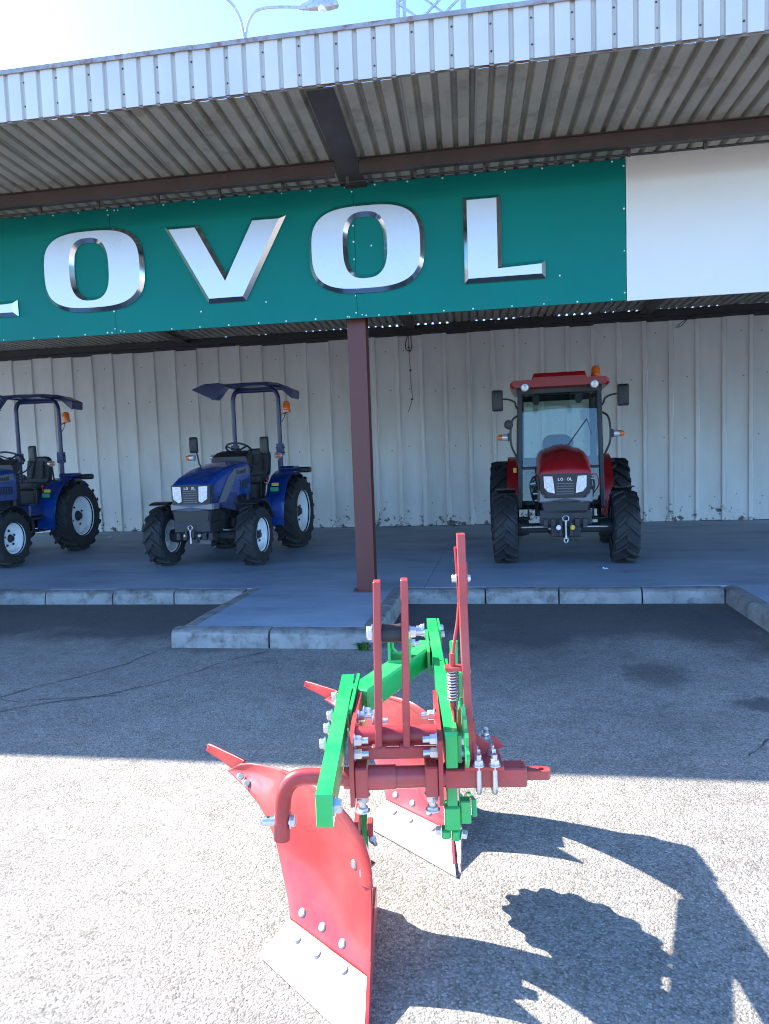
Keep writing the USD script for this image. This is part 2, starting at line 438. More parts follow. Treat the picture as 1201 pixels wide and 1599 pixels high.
# concrete floor: slow blotches, faint brushed streaks
mat('concrete', {
    'g': ('geometry', {}),
    'mp': ('mapping', {'scale': (.8, 1.5, 1)}),
    'n': ('noise_texture', {'scale': 1.1, 'detail': 8, 'roughness': .62}),
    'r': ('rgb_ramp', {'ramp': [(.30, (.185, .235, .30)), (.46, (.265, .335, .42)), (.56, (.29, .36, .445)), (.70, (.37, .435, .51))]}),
    'n2': ('noise_texture', {'scale': 90, 'detail': 4}),
    'r2': ('rgb_ramp', {'ramp': [(.3, (.86, .86, .86)), (.7, (1.05, 1.05, 1.05))]}),
    'm': ('mix', {'mix_type': 'multiply', 'fac': 1}),
    'b': ('bump', {'strength': .25, 'distance': .003}),
    'p': ('principled_bsdf', {'roughness': .62, 'specular_ior_level': .4})},
    [('g.position', 'mp.vector'), ('mp.vector', 'n.vector'), ('n.fac', 'r.fac'), ('g.position', 'n2.vector'), ('n2.fac', 'r2.fac'),
     ('r.color', 'm.color1'), ('r2.color', 'm.color2'), ('m.color', 'p.base_color'), ('n2.fac', 'b.height'), ('b.normal', 'p.normal')])

# painted wall sheets: grimy off-white, flaking near the floor
mat('wall_sheet', {
    'g': ('geometry', {}), 'sx': ('separate_xyz', {}), 'oi': ('object_info', {}),
    'mp': ('mapping', {'scale': (1.6, 1.6, .5)}),
    'n': ('noise_texture', {'scale': 1.6, 'detail': 7, 'roughness': .62}),
    'r': ('rgb_ramp', {'ramp': [(.3, (.63, .61, .59)), (.7, (.74, .72, .70))]}),
    'ov': ('map_range', {'to_min': .93, 'to_max': 1.05}),
    'mo': ('mix', {'mix_type': 'multiply', 'fac': 1}),
    'cc': ('combine_color', {}),
    'fl': ('noise_texture', {'scale': 7, 'detail': 9, 'roughness': .72}),
    'hz': ('map_range', {'from_min': .15, 'from_max': 1.3, 'to_min': .15, 'to_max': -.12, 'clamp': True}),
    'ad': ('math', {'math_type': 'add'}),
    'fm': ('map_range', {'from_min': .69, 'from_max': .72, 'clamp': True}),
    'mx': ('mix', {'color2': (.13, .115, .10)}),
    'b': ('bump', {'strength': .12, 'distance': .004}),
    'p': ('principled_bsdf', {'roughness': .7, 'specular_ior_level': .25})},
    [('g.position', 'mp.vector'), ('mp.vector', 'n.vector'), ('n.fac', 'r.fac'), ('oi.random', 'ov.value'), ('ov.result', 'cc.r'), ('ov.result', 'cc.g'), ('ov.result', 'cc.b'),
     ('r.color', 'mo.color1'), ('cc.color', 'mo.color2'), ('g.position', 'sx.vector'), ('g.position', 'fl.vector'), ('sx.z', 'hz.value'),
     ('fl.fac', 'ad.value1'), ('hz.result', 'ad.value2'), ('ad.value', 'fm.value'), ('fm.result', 'mx.fac'), ('mo.color', 'mx.color1'),
     ('mx.color', 'p.base_color'), ('n.fac', 'b.height'), ('b.normal', 'p.normal')])
paint('disc_steel', (.30, .20, .21), .35, metal=.6, var=.2, vscale=9, bump=.03, bscale=60)
paint('roof_dark', (.30, .28, .25), .6, var=.1)
paint('bolt_grey', (.33, .31, .31), .4, metal=.5, var=.2, vscale=60, bump=.03)

# ================================================================== THE SETTING
SLAB = 0.15
gnd = thing('ground', kind='structure')
xs = np.unique(np.concatenate([np.linspace(-300, 300, 31), np.linspace(-12, 12, 61)]))
ys = np.unique(np.concatenate([np.linspace(-300, 300, 31), np.linspace(-4, 16, 51)]))
gx, gy = np.meshgrid(xs, ys, indexing='ij')
gz = np.where((abs(gx) < 12) & (gy > -4) & (gy < 7.3), .010 * (meshkit.fbm(np.stack([gx * .35, gy * .35, gx * 0], -1), 3, 5) - .5), 0.0)
gz = np.where((gy > 5.2), gz * np.clip((7.3 - gy) / 2.1, 0, 1), gz)
n, m = gx.shape
ii = np.arange(n * m).reshape(n, m)
quads = np.stack([ii[:-1, :-1], ii[1:, :-1], ii[1:, 1:], ii[:-1, 1:]], -1).reshape(-1, 4)
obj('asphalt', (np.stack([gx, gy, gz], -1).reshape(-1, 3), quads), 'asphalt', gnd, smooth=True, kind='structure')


def ground_z(x, y):
    z = .010 * (meshkit.fbm(np.array([[x * .35, y * .35, 0.]]), 3, 5)[0] - .5)
    return z * (np.clip((7.3 - y) / 2.1, 0, 1) if y > 5.2 else 1)


def crack(pts, w):
    p = smooth_path([(x, y, 0) for x, y in pts], 14)
    nn = len(p)
    jit = (meshkit.fbm(np.stack([p[:, 0] * 4, p[:, 1] * 4, np.zeros(nn)], -1), 4, 3) - .5) * .14
    d = np.gradient(p, axis=0); d /= np.linalg.norm(d, axis=1, keepdims=True)
    s = np.stack([-d[:, 1], d[:, 0], d[:, 2] * 0], -1)
    c = p + s * jit[:, None]
    ww = w * (.25 + 1.1 * meshkit.noise(np.stack([p[:, 0] * 9, p[:, 1] * 9, np.zeros(nn)], -1), 8))[:, None]
    a, b = c + s * ww / 2, c - s * ww / 2
    for q in (a, b):
        q[:, 2] = [ground_z(x, y) + .005 for x, y in q[:, :2]]
    v = np.stack([a, b], 1).reshape(-1, 3)
    f = [(2 * i, 2 * i + 1, 2 * i + 3, 2 * i + 2) for i in range(nn - 1)]
    obj('pavement_crack', (v, np.array(f)[:, ::-1]), 'tar_crack', gnd, smooth=True)


crack([(-4.6, 3.55), (-3.9, 3.95), (-3.45, 4.3), (-3.0, 5.0), (-2.85, 5.5)], .010)
crack([(-3.75, 3.6), (-3.2, 4.05), (-2.55, 4.5), (-2.2, 5.1), (-1.9, 5.55)], .009)
crack([(-3.45, 4.3), (-3.1, 4.25), (-2.6, 4.4)], .007)
crack([(1.2, 3.7), (1.45, 4.0), (1.5, 4.35)], .008)

# concrete floor with its two tongues between the parking bays
slab = thing('concrete_floor', kind='structure')
BAYK = 7.52
fx = [-26, -20.3, -15.4, -10.5, -5.66, -.82, 4.02, 8.9, 14]
for a, b in zip(fx[:-1], fx[1:]):
    obj('floor_slab', bx(a + .003, b - .003, BAYK, 22, -.2, SLAB + rng.uniform(-.0015, 0)), 'concrete', slab, kind='structure')
tongues = [(-12.55, -10.8), (-7.65, -5.9), (-2.78, -1.0), (2.15, 3.9), (7.0, 8.75)]
for a, b in tongues:
    obj('floor_tongue', bx(a + .15, b - .15, 5.76, BAYK, -.2, SLAB - .001), 'concrete', slab, kind='structure')

kerb = thing('kerb', kind='structure')


def kerb_stone(p0, p1, inward):
    """one kerb block from p0 to p1 (its outer foot line), 'inward' points to the floor side; battered, rounded and chipped."""
    p0, p1, inn = np.array(p0, float), np.array(p1, float), np.array(inward, float)
    L = np.linalg.norm(p1 - p0); d = (p1 - p0) / L
    prof = [(0, -.05), (.002, .03), (.008, .09), (.018, .125), (.034, .143), (.055, .149), (.10, .152), (.148, .150), (.15, -.05)]
    k = max(6, int(L / .06)); secs = []
    hz = rng.uniform(-.004, .004)
    for i in range(k + 1):
        t = np.clip(i / k, .004 / L, 1 - .004 / L)
        ring = []
        for q, (o, z) in enumerate(prof):
            w = p0 + d * L * t + inn * o
            if 0 < q < 6:
                nz = meshkit.fbm(np.array([[w[0] * 9, w[1] * 9, z * 14]]), 3, 4)[0] - .5
                w = w + inn * (.02 * nz + .012 * max(0, nz - .12)); z = z - .010 * abs(nz)
            ring.append((w[0], w[1], z + (hz if q > 0 else 0)))
        secs.append(ring)
    obj('kerb_stone', loft(secs), 'kerb_stone', kerb, smooth=50)


def kerb_run(p0, p1, inward, n):
    p0, p1 = np.array(p0, float), np.array(p1, float)
    cuts = np.linspace(0, 1, n + 1); cuts[1:-1] += rng.uniform(-.06, .06, n - 1) / n
    for a, b in zip(cuts[:-1], cuts[1:]):
        g = .004 / np.linalg.norm(p1 - p0)
        kerb_stone(p0 + (p1 - p0) * (a + g), p0 + (p1 - p0) * (b - g), inward)


FRONT = 5.60
for i, (a, b) in enumerate(tongues):
    kerb_run((a, FRONT), (b, FRONT), (0, 1), 2)                                       # nose of the tongue
    kerb_run((a, BAYK + .15 - .152), (a, FRONT + .152), (1, 0), 2)
    kerb_run((b, FRONT + .152), (b, BAYK + .15 - .152), (-1, 0), 2)
    if i < len(tongues) - 1:
        nx = tongues[i + 1][0]
        kerb_run((b + .002, BAYK - .152), (nx - .002, BAYK - .152), (0, 1), 4)

# ------------------------------------------------------------------ back wall
wall = thing('back_wall', 'long grimy off-white metal wall of ribbed sheets behind the tractors', 'wall')
YW, WTOP = 14.1, 3.86
PITCHW = .462
x0 = -2.35 - 40 * PITCHW
for k in range(76):
    xa = x0 + k * PITCHW; xb = xa + PITCHW
    # pan, then a rib at the right-hand edge; each sheet laps 3 mm over its neighbour
    top = WTOP + rng.uniform(-.02, .02)
    pr = [(xa - .020, .004), (xa + .001, .0), (xa + .006, -.004), (xb - .092, -.004 + rng.uniform(-.003, .003)), (xb - .078, -.034), (xb - .022, -.034), (xb - .004, -.003), (xb - .002, .0)]
    nz = 9
    zs = np.linspace(SLAB + .004 + abs(rng.normal(0, .006)), top, nz)
    grid = np.array([[(x, YW + y + .004 * math.sin(z * 2.1 + k), z) for x, y in pr] for z in zs])
    obj('wall_sheet', sheet(grid, .002), 'wall_sheet', wall, smooth=20)
sc = []
for k in range(76):
    for z in (.6, 1.7, 2.8, 3.6):
        if rng.random() < .6:
            sc.append(T(trimesh.creation.cylinder(radius=.011, height=.008, sections=8, transform=trimesh.transformations.rotation_matrix(math.pi / 2, (1, 0, 0))), x0 + k * PITCHW + rng.uniform(.08, .3), YW - .008, z + rng.uniform(-.05, .05)))
obj('wall_screws', cat(sc), 'cast_black', wall, kind='stuff')
obj('sole_plate', bx(x0, x0 + 76 * PITCHW, YW + .012, YW + .10, SLAB - .01, SLAB + .12), 'cast_black', wall)

# ------------------------------------------------------------------ canopy: roof sheets, fascia, rafters, purlins, posts
can = thing('canopy', 'long flat steel canopy with white ribbed fascia over the tractors', 'canopy')
YF = 5.36
RP = .1395


def roof_z(y):
    return 4.275 - .026 * (y - YF)


XR0 = .464 + .008 - 40 * 4 * RP / 1.0
nsheet = 62
SKEW = -.045
for k in range(nsheet):
    xa = -.097 - 34 * 4 * RP + k * 4 * RP
    pr = []
    for q in range(4):
        a = xa + q * RP
        pr += [(a + .004, .0), (a + .082, .0), (a + .098, .044), (a + .124, .044), (a + RP, .0)]
    lift = .0035 * (k % 2)
    pr = [(x, z + lift) for x, z in pr]
    pr[0] = (pr[0][0] - .014, pr[0][1])
    pr[-1] = (pr[-1][0] + .008, pr[-1][1])
    sag = rng.uniform(-.002, .002)
    grid = np.array([[(x + SKEW * (y - YF), y, roof_z(y) + z + sag * math.sin(y * 1.7)) for x, z in pr] for y in (YF + .034, 7.0, 9.0, 12.0, 14.112)])
    obj('roof_sheet', sheet(grid, .0012), 'roof_underside', can, smooth=20)
    if k % 1 == 0:
        obj('sheet_lap', sheet(np.array([[(xa + dx + SKEW * (y - YF), y, roof_z(y) - .004) for dx in (-.008, .006)] for y in (YF + .034, 9.0, 14.1)]), .002), 'roof_dark', can)
# fascia sheets: flat pans between narrow grooves, two screws in every second groove
FB, FT = 4.280, 4.652
nf = 31
for k in range(nf):
    xa = -1.948 - 15 * 8 * RP + k * 8 * RP
    pr = []
    for q in range(8):
        a = xa + q * RP
        pr += [(a - .011, .018), (a + .011, .018), (a + .019, .0), (a + .060, -.0015), (a + RP - .019, .0)]
    pr += [(xa + 8 * RP - .011, .018), (xa + 8 * RP + .006, .0185)]
    pr = [(x, y - .0016 * (k % 2)) for x, y in pr]
    jz = rng.uniform(-.003, .003)
    grid = np.array([[(x, YF + y, z) for x, y in pr] for z in (FB + jz, FT)])
    fs = obj('fascia_sheet', sheet(grid[::-1], .0012), 'fascia_white', can, smooth=15)
    for q in range(0, 8, 2):
        for z in (FB + .10, FB + .285):
            if rng.random() > .06:
                obj('screw', T(cat([trimesh.creation.cylinder(radius=.0075, height=.008, sections=6), T(trimesh.creation.cylinder(radius=.011, height=.003, sections=12), z=-.003)]).apply_transform(trimesh.transformations.rotation_matrix(math.pi / 2, (1, 0, 0))), xa + q * RP + rng.uniform(-.004, .004), YF + .018, z + rng.uniform(-.012, .012)), 'cast_black', fs)
for k in range(9):
    xa = -19 + k * 4.2
    dz = .003 * (k % 2)
    obj('fascia_cap', cat([bx(xa, xa + 4.195, YF - .012, YF + .10, FT + dz, FT + .012 + dz), bx(xa, xa + 4.195, YF - .014, YF - .010, FT - .022 + dz, FT + .012 + dz)]), 'rust_trim', can)


def ibeam(p0, p1, w, hgt, tf=.010, tw=.008):
    p0, p1 = np.array(p0, float), np.array(p1, float); up = np.array([0, 0, 1.])
    return cat([bar(p0 + up * (hgt / 2 - tf / 2), p1 + up * (hgt / 2 - tf / 2), w, tf), bar(p0 - up * (hgt / 2 - tf / 2), p1 - up * (hgt / 2 - tf / 2), w, tf), bar(p0, p1, tw, hgt - 2 * tf - .001)])


obj('fascia_backing', cat([bx(-19, 12, YF + .024, YF + .032, FB - .004, FT - .002), bx(-19, 12, YF + .003, YF + .023, FB + .006, FB + .009)]), 'rust_trim', can)
RAFT = [-19.7, -15.1, -10.6, -6.02, -1.405, 2.885, 7.185, 11.485]
for x in RAFT:
    sk = lambda y: x + .154 + SKEW * (y - YF)
    tap = [(y, roof_z(y) - d) for y, d in ((YF + .036, .012), (7.10, .045), (7.6, .07), (13.95, .085))]
    fl = sheet(np.array([[(sk(y) + dx, y, z) for dx in (-.105, .105)] for y, z in tap]), .010)
    web = sheet(np.array([[(sk(y), y, zz) for zz in (z + .004, roof_z(y) - .003)] for y, z in tap[1:]]), .008)
    obj('rafter', cat([fl, web]), 'brown_steel', can)
    # post: H section below the sign
    px = x
    post = cat([bx(px - .094, px + .094, 7.275, 7.287, SLAB, 4.06), bx(px - .094, px + .094, 7.430, 7.442, SLAB, 4.06), bx(px - .005, px + .005, 7.288, 7.429, SLAB, 4.06),
                bx(px - .13, px + .13, 7.24, 7.48, SLAB, SLAB + .012)])
    pp = obj('post', post, 'oxide_post', can)
    for sx in (-.11, .11):
        for sy in (7.26, 7.46):
            obj('anchor_bolt', hexbolt((px + sx, sy, SLAB + .012), (0, 0, 1), shank=.02), 'cast_black', pp)
    obj('gusset_plate', cat([bx(px - .065, px + .085, 7.174, 7.272, 4.150, 4.166), bx(px - .05, px + .07, 7.18, 7.262, 4.166, 4.196)]), 'brown_steel', can)
for yp, hp in ((6.62, .135), (9.0, .135), (11.6, .135)):
    for xa, xb in zip(RAFT[:-1], RAFT[1:]):
        z = roof_z(yp) - hp / 2 - .002
        obj('purlin', ibeam((xa + .21, yp, z), (xb - .02, yp, z), .07, hp, .006, .006), 'brown_steel', can)
# conduit that runs along under the front purlin, with its clips
obj('conduit', tube([(x, 6.70, roof_z(6.7) - .165 + .004 * math.sin(x * 3)) for x in np.linspace(-17, 11, 80)], .010, 8), 'cable_black', can)
for x in np.arange(-10, 6, .62):
    obj('conduit_clip', bx(x - .012, x + .012, 6.676, 6.706, roof_z(6.7) - .182, roof_z(6.7) - .120), 'brown_steel', can)
obj('wall_plate', bx(x0, x0 + 76 * PITCHW, YW + .02, YW + .16, WTOP - .06, roof_z(14.2) - .02), 'cast_black', wall)
xr = -19.0
while xr < 12:
    L = rng.choice([RP, RP, 2 * RP, 3 * RP])
    obj('back_rail', bx(xr, xr + L - .001, 13.98, 14.115, 3.92, roof_z(14) - .006 + max(-.004, rng.normal(.004, .014))), 'cast_black', can)
    xr += L

# ------------------------------------------------------------------ sign board and letters
YS = 7.15
sg = thing('sign_board', 'green sign board with raised metal letters LOVOL under the canopy', 'sign')
seams = [-8.85, -6.40, -3.95, -1.365, 1.206]
for a, b in zip(seams[:-1], seams[1:]):
    obj('panel', bx(a + .0015, b - .0015, YS, YS + .022, 2.930, 4.213, .001), 'sign_green', sg)
rv = []
for x in np.arange(-8.7, 1.2, .315):
    for z in (2.946, 4.197):
        rv.append((x + rng.uniform(-.03, .03), z))
for s in seams[1:-1]:
    for z in np.linspace(3.0, 4.15, 8):
        rv.append((s - .012, z + rng.uniform(-.02, .02)))
    rv += [(s + .09, 2.95), (s + .05, 2.96), (s - .1, 2.95), (s + .1, 4.19), (s + .06, 4.19)]
for z in np.linspace(3.0, 4.15, 4):
    rv.append((1.19, z))
rv += [(-1.2, 3.62), (-.98, 3.61), (.6, 3.2), (-3.0, 3.1), (-2.3, 3.15)]
for x, z in rv:
    obj('rivet', ball((x, YS - .001, z), .0085 * rng.uniform(.8, 1.15), (1, .45, 1), 1), 'white_paint', sg)
wp = thing('white_sign_panel', 'blank white sign panel to the right of the green sign board', 'sign')
for a, b in ((1.209, 3.66), (3.66, 6.1), (6.1, 8.55)):
    obj('panel', bx(a + .0015, b - .0015, YS - .001, YS + .021, 2.924, 4.232, .001), 'sign_white', wp)
for x in np.arange(1.28, 6, .42):
    for z in (2.942, 4.214):
        obj('rivet', ball((x + rng.uniform(-.03, .03), YS - .002, z), .007, (1, .45, 1), 1), 'white_paint', wp)


def offset(poly, d):
    """mitred inward offset of a counter-clockwise outline (vertex count kept)."""
    p = np.asarray(poly, float); a = p - np.roll(p, 1, 0); b = np.roll(p, -1, 0) - p
    a /= np.linalg.norm(a, axis=1, keepdims=True); b /= np.linalg.norm(b, axis=1, keepdims=True)
    na, nb = np.stack([-a[:, 1], a[:, 0]], 1), np.stack([-b[:, 1], b[:, 0]], 1)
    mtr = (na + nb) / np.maximum(1 + (na * nb).sum(1, keepdims=True), .25)
    return p + mtr * d


def ccw(p):
    p = np.asarray(p, float); x, y = p[:, 0], p[:, 1]
    return p if (x * np.roll(y, -1) - np.roll(x, -1) * y).sum() > 0 else p[::-1]


def ring_wall(a, ya, b, yb):
    n = len(a); v = [(x, ya, z) for x, z in a] + [(x, yb, z) for x, z in b]
    f = [(i, (i + 1) % n, n + (i + 1) % n, n + i) for i in range(n)]
    return trimesh.Trimesh(v, [t for q in f for t in ((q[0], q[1], q[2]), (q[0], q[2], q[3]))], process=False)


def letter(name, outer, hole=None, bev=.038):
    outer = ccw(outer)
    h = holder(name, sg)
    yb, ym, yf = YS, YS - .018, YS - .055
    inn = offset(outer, bev)
    bevel = [ring_wall(outer, yb - .001, outer, ym), ring_wall(outer, ym, inn, yf)]
    face = Polygon(inn)
    if hole is not None:
        ho = ccw(hole); hi = offset(ho, -bev)
        bevel += [ring_wall(ho[::-1], yb - .001, ho[::-1], ym), ring_wall(ho[::-1], ym, hi[::-1], yf)]
        face = Polygon(inn, [hi])
    obj('bevel', cat(bevel), 'letter_bevel', h, smooth=25)
    f = trimesh.creation.extrude_polygon(face, .002, engine='earcut')
    v = np.stack([f.vertices[:, 0], yf + .0005 - f.vertices[:, 2] * .5, f.vertices[:, 1]], -1)
    fm = trimesh.Trimesh(v, f.faces, process=False)
    if fm.volume < 0:
        fm.invert()
    obj('face', fm, 'letter_face', h, smooth=False)


def squircle(cx, cz, w, hh, e, n=72):
    t = np.linspace(0, 2 * np.pi, n, endpoint=False)
    return np.stack([cx + w / 2 * np.sign(np.cos(t)) * abs(np.cos(t)) ** (2 / e), cz + hh / 2 * np.sign(np.sin(t)) * abs(np.sin(t)) ** (2 / e)], -1)


def L_shape(x):
    return [(x, 3.182), (x + .767, 3.182), (x + .767, 3.352), (x + .357, 3.336), (x + .357, 3.99), (x, 3.99)]


letter('letter_l', L_shape(-5.82))
letter('letter_o', squircle(-4.156, 3.597, 1.150, .852, 3.0), squircle(-4.185, 3.600, .370, .56, 2.9))
letter('letter_v', [(-3.345, 3.966), (-2.905, 3.173), (-2.502, 3.173), (-2.048, 3.977), (-2.41, 3.982), (-2.703, 3.455), (-2.976, 3.964)])
letter('letter_o', squircle(-1.252, 3.597, 1.155, .862, 3.0), squircle(-1.255, 3.617, .365, .56, 2.9))
letter('letter_l', L_shape(-.296))

# ------------------------------------------------------------------ dangling cables on the wall
cb = thing('hanging_cable', 'thin black knotted cable dangling on the wall right of the post', 'cable', (-1.69, YW - .06, 0))
obj('wire', cat([tube(smooth_path([(.0, 0, 3.90), (-.06, -.01, 3.72), (-.05, 0, 3.60), (.02, -.005, 3.575), (.05, 0, 3.62), (.045, 0, 3.9)], 6), .009, 6),
                 tube(smooth_path([(0, 0, 3.88), (.0, -.006, 3.7), (0, 0, 3.58), (.008, 0, 3.35), (0.02, -.004, 3.12), (.02, 0, 2.95), (.035, .002, 2.75), (.03, 0, 2.62), (-.03, 0, 2.45), (-.06, 0, 2.39)], 6), .006, 6)]), 'cable_black', cb)
for z, x in ((3.63, 0), (3.57, .01), (3.20, .015), (2.64, .032)):
    obj('knot', ball((x, 0, z), .020, (1.1, 1, .8)), 'cable_black', cb)
c2 = thing('loose_wire', 'short loop of loose black wire at the wall top above the red tractor right side', 'cable', (3.3, YW - .06, 3.86))
obj('wire', tube(smooth_path([(.3, 0, .06), (.1, -.01, -.02), (-.06, 0, -.14), (.03, 0, -.12), (.14, 0, .0), (.24, 0, .06)], 6), .006, 6), 'cable_black', c2)

# ------------------------------------------------------------------ street lamp and lattice mast behind
lp = thing('street_lamp', 'grey street lamp with curved twin arms rising behind the canopy', 'street lamp', (-5.68, 17, 0))
obj('pole', lathe([(.11, 0), (.11, .02), (.075, .03), (.055, 6), (.042, 11.35), (.0, 11.36)], 2, 16), 'galvanised', lp)
obj('arm', tube(smooth_path([(0, 0, 11.2), (.02, 0, 11.5), (.10, 0, 11.8), (.26, 0, 12.0), (.5, 0, 12.055), (.9, 0, 12.03), (1.36, 0, 11.965)], 8), .032, 10), 'galvanised', lp)
obj('arm', tube(smooth_path([(0, 0, 11.2), (-.02, -.02, 11.5), (-.06, -.09, 11.8), (-.13, -.24, 12.0), (-.22, -.48, 12.055), (-.38, -.88, 12.03), (-.58, -1.36, 11.965)], 8), .032, 10), 'galvanised', lp)


def lamp_head(p, ang):
    sx = 1
    h = holder('lamp_head', lp)
    secs = []
    for t, w, a, b in ((0, .05, .05, .03), (.08, .08, .10, .05), (.35, .20, .16, .07), (.7, .24, .15, .09), (.88, .20, .06, .07), (.93, .14, .0, .04)):
        ring = [(sx * t, w * x, (a if z > 0 else b) * z) for x, z in rrect(2 * .5, 2, .35, 4)]
        ca, sa = math.cos(ang), math.sin(ang)
        ring = [(p[0] + q[0] * ca - q[1] * sa, p[1] + q[0] * sa + q[1] * ca, p[2] + q[2] - .02 * t) for q in ring]
        secs.append(ring)
    obj('housing', loft(secs), 'galvanised', h)
    obj('lens', T(lathe([(.001, -.16), (.07, -.145), (.11, -.10), (.115, -.06), (.001, -.055)], 2, 16), p[0] + .55 * math.cos(ang), p[1] + .55 * math.sin(ang), p[2] + .01), 'lamp_glass', h)


lamp_head((1.33, 0, 11.95), 0)
lamp_head((-.57, -1.34, 11.95), math.atan2(-1.36, -.58))
tw = thing('lattice_mast', 'grey steel lattice mast rising far behind the canopy roof', 'mast', (-2.25, 30, 0))
tz = np.arange(0, 23.1, 2.1)
for sx in (-1, 1):
    for sy in (-1, 1):
        obj('leg', bar((sx * 1.27, sy * 1.1, 0), (sx * 1.23, sy * 1.1, 23.1), .14, .14, up=(0, 1, 0)), 'galvanised', tw)
for i, z in enumerate(tz[:-1]):
    for sy in (-1.1, 1.1):
        obj('brace', bar((-1.25, sy, z), (1.25, sy, z + 2.1), .08, .08, up=(0, 1, 0)), 'galvanised', tw)
        obj('brace', bar((1.25, sy * 1.05, z), (-1.25, sy * 1.05, z + 2.1), .08, .08, up=(0, 1, 0)), 'galvanised', tw)
    for sx in (-1.25, 1.25):
        s = 1 if i % 2 else -1
        obj('brace', bar((sx, -1.05 * s, z), (sx, 1.05 * s, z + 2.1), .08, .08, up=(1, 0, 0)), 'galvanised', tw)

# ------------------------------------------------------------------ weeds at the kerb foot
def weed(x, y, n, r, label, seed):
    g = np.random.default_rng(seed)
    w = thing('weed', label, 'weed', (x, y, 0))
    tris = []
    for k in range(n):
        a = g.uniform(0, 2 * np.pi); L = r * g.uniform(.4, 1); lean = g.uniform(.2, 1.2)
        tip = np.array([math.cos(a) * lean * L, math.sin(a) * lean * L, L * .8])
        s = np.array([-math.sin(a), math.cos(a), 0]) * .006
        b = np.array([g.uniform(-1, 1) * r * .4, g.uniform(-.4, .4) * r * .4, .002])
        mid = b + tip * .55 + np.array([0, 0, .02])
        v = [b - s, b + s, mid + s * 1.4, mid - s * 1.4, b + tip]
        tris.append(trimesh.Trimesh(v, [(0, 1, 2), (0, 2, 3), (3, 2, 4)], process=False))
    obj('leaves', cat(tris), 'leaf_green', w, smooth=False)
    obj('stem', rod((0, 0, 0), (0, 0, r * .5), .003, 6), 'leaf_green', w)


weed(-1.12, 5.57, 60, .09, 'small green weed growing at the front kerb foot behind the plough', 3)
weed(2.12, 5.72, 90, .12, 'green weed tuft growing beside the kerb at the right edge', 4)

# ------------------------------------------------------------------ scraps of litter on the floor
for x, y, lab, sd in ((-7.6, 12.9, 'small pale scrap of paper lying on the floor near the left tractor', 5), (1.15, 8.55, 'tiny white scrap of paper lying on the floor before the red tractor', 6)):
    g_ = np.random.default_rng(sd)
    pp_ = np.array([[(x + i * .016 + g_.normal(0, .004), y + j * .02 + g_.normal(0, .004), SLAB + .004 + abs(g_.normal(0, .012))) for j in range(4)] for i in range(5)])
    tag(obj('paper_scrap', sheet(pp_, .001), 'white_paint', smooth=False), lab, 'litter')

# ================================================================== THE PLOUGH
PA = 7.2
V0 = 2.2
_a = math.radians(PA)
plough = thing('plough', 'red and green two-furrow tractor plough standing on the asphalt', 'plough', (-math.sin(_a) * V0, math.cos(_a) * V0, 0), PA)


def P(name, mesh, mat, parent=None, smooth=35, label=None):
    return obj(name, T(mesh, 0, -V0, 0), mat, parent or plough, smooth, label=label)


def pbolt(p, d, parent=None, **k):
    return P('bolt', hexbolt(p, d, **k), 'zinc', parent)


def resample(rail, n):
    p = smooth_path(rail, 10); s = np.r_[0, np.cumsum(np.linalg.norm(np.diff(p, axis=0), axis=1))]
    return np.stack([np.interp(np.linspace(0, s[-1], n), s, p[:, i]) for i in range(3)], -1)


LEG = [(.44, .16), (.555, .145), (.60, .25), (.62, .343), (.634, .48), (.636, .60), (.626, .743), (.20, .743), (.29, .69), (.375, .615), (.44, .535), (.49, .45), (.515, .36), (.50, .28)]


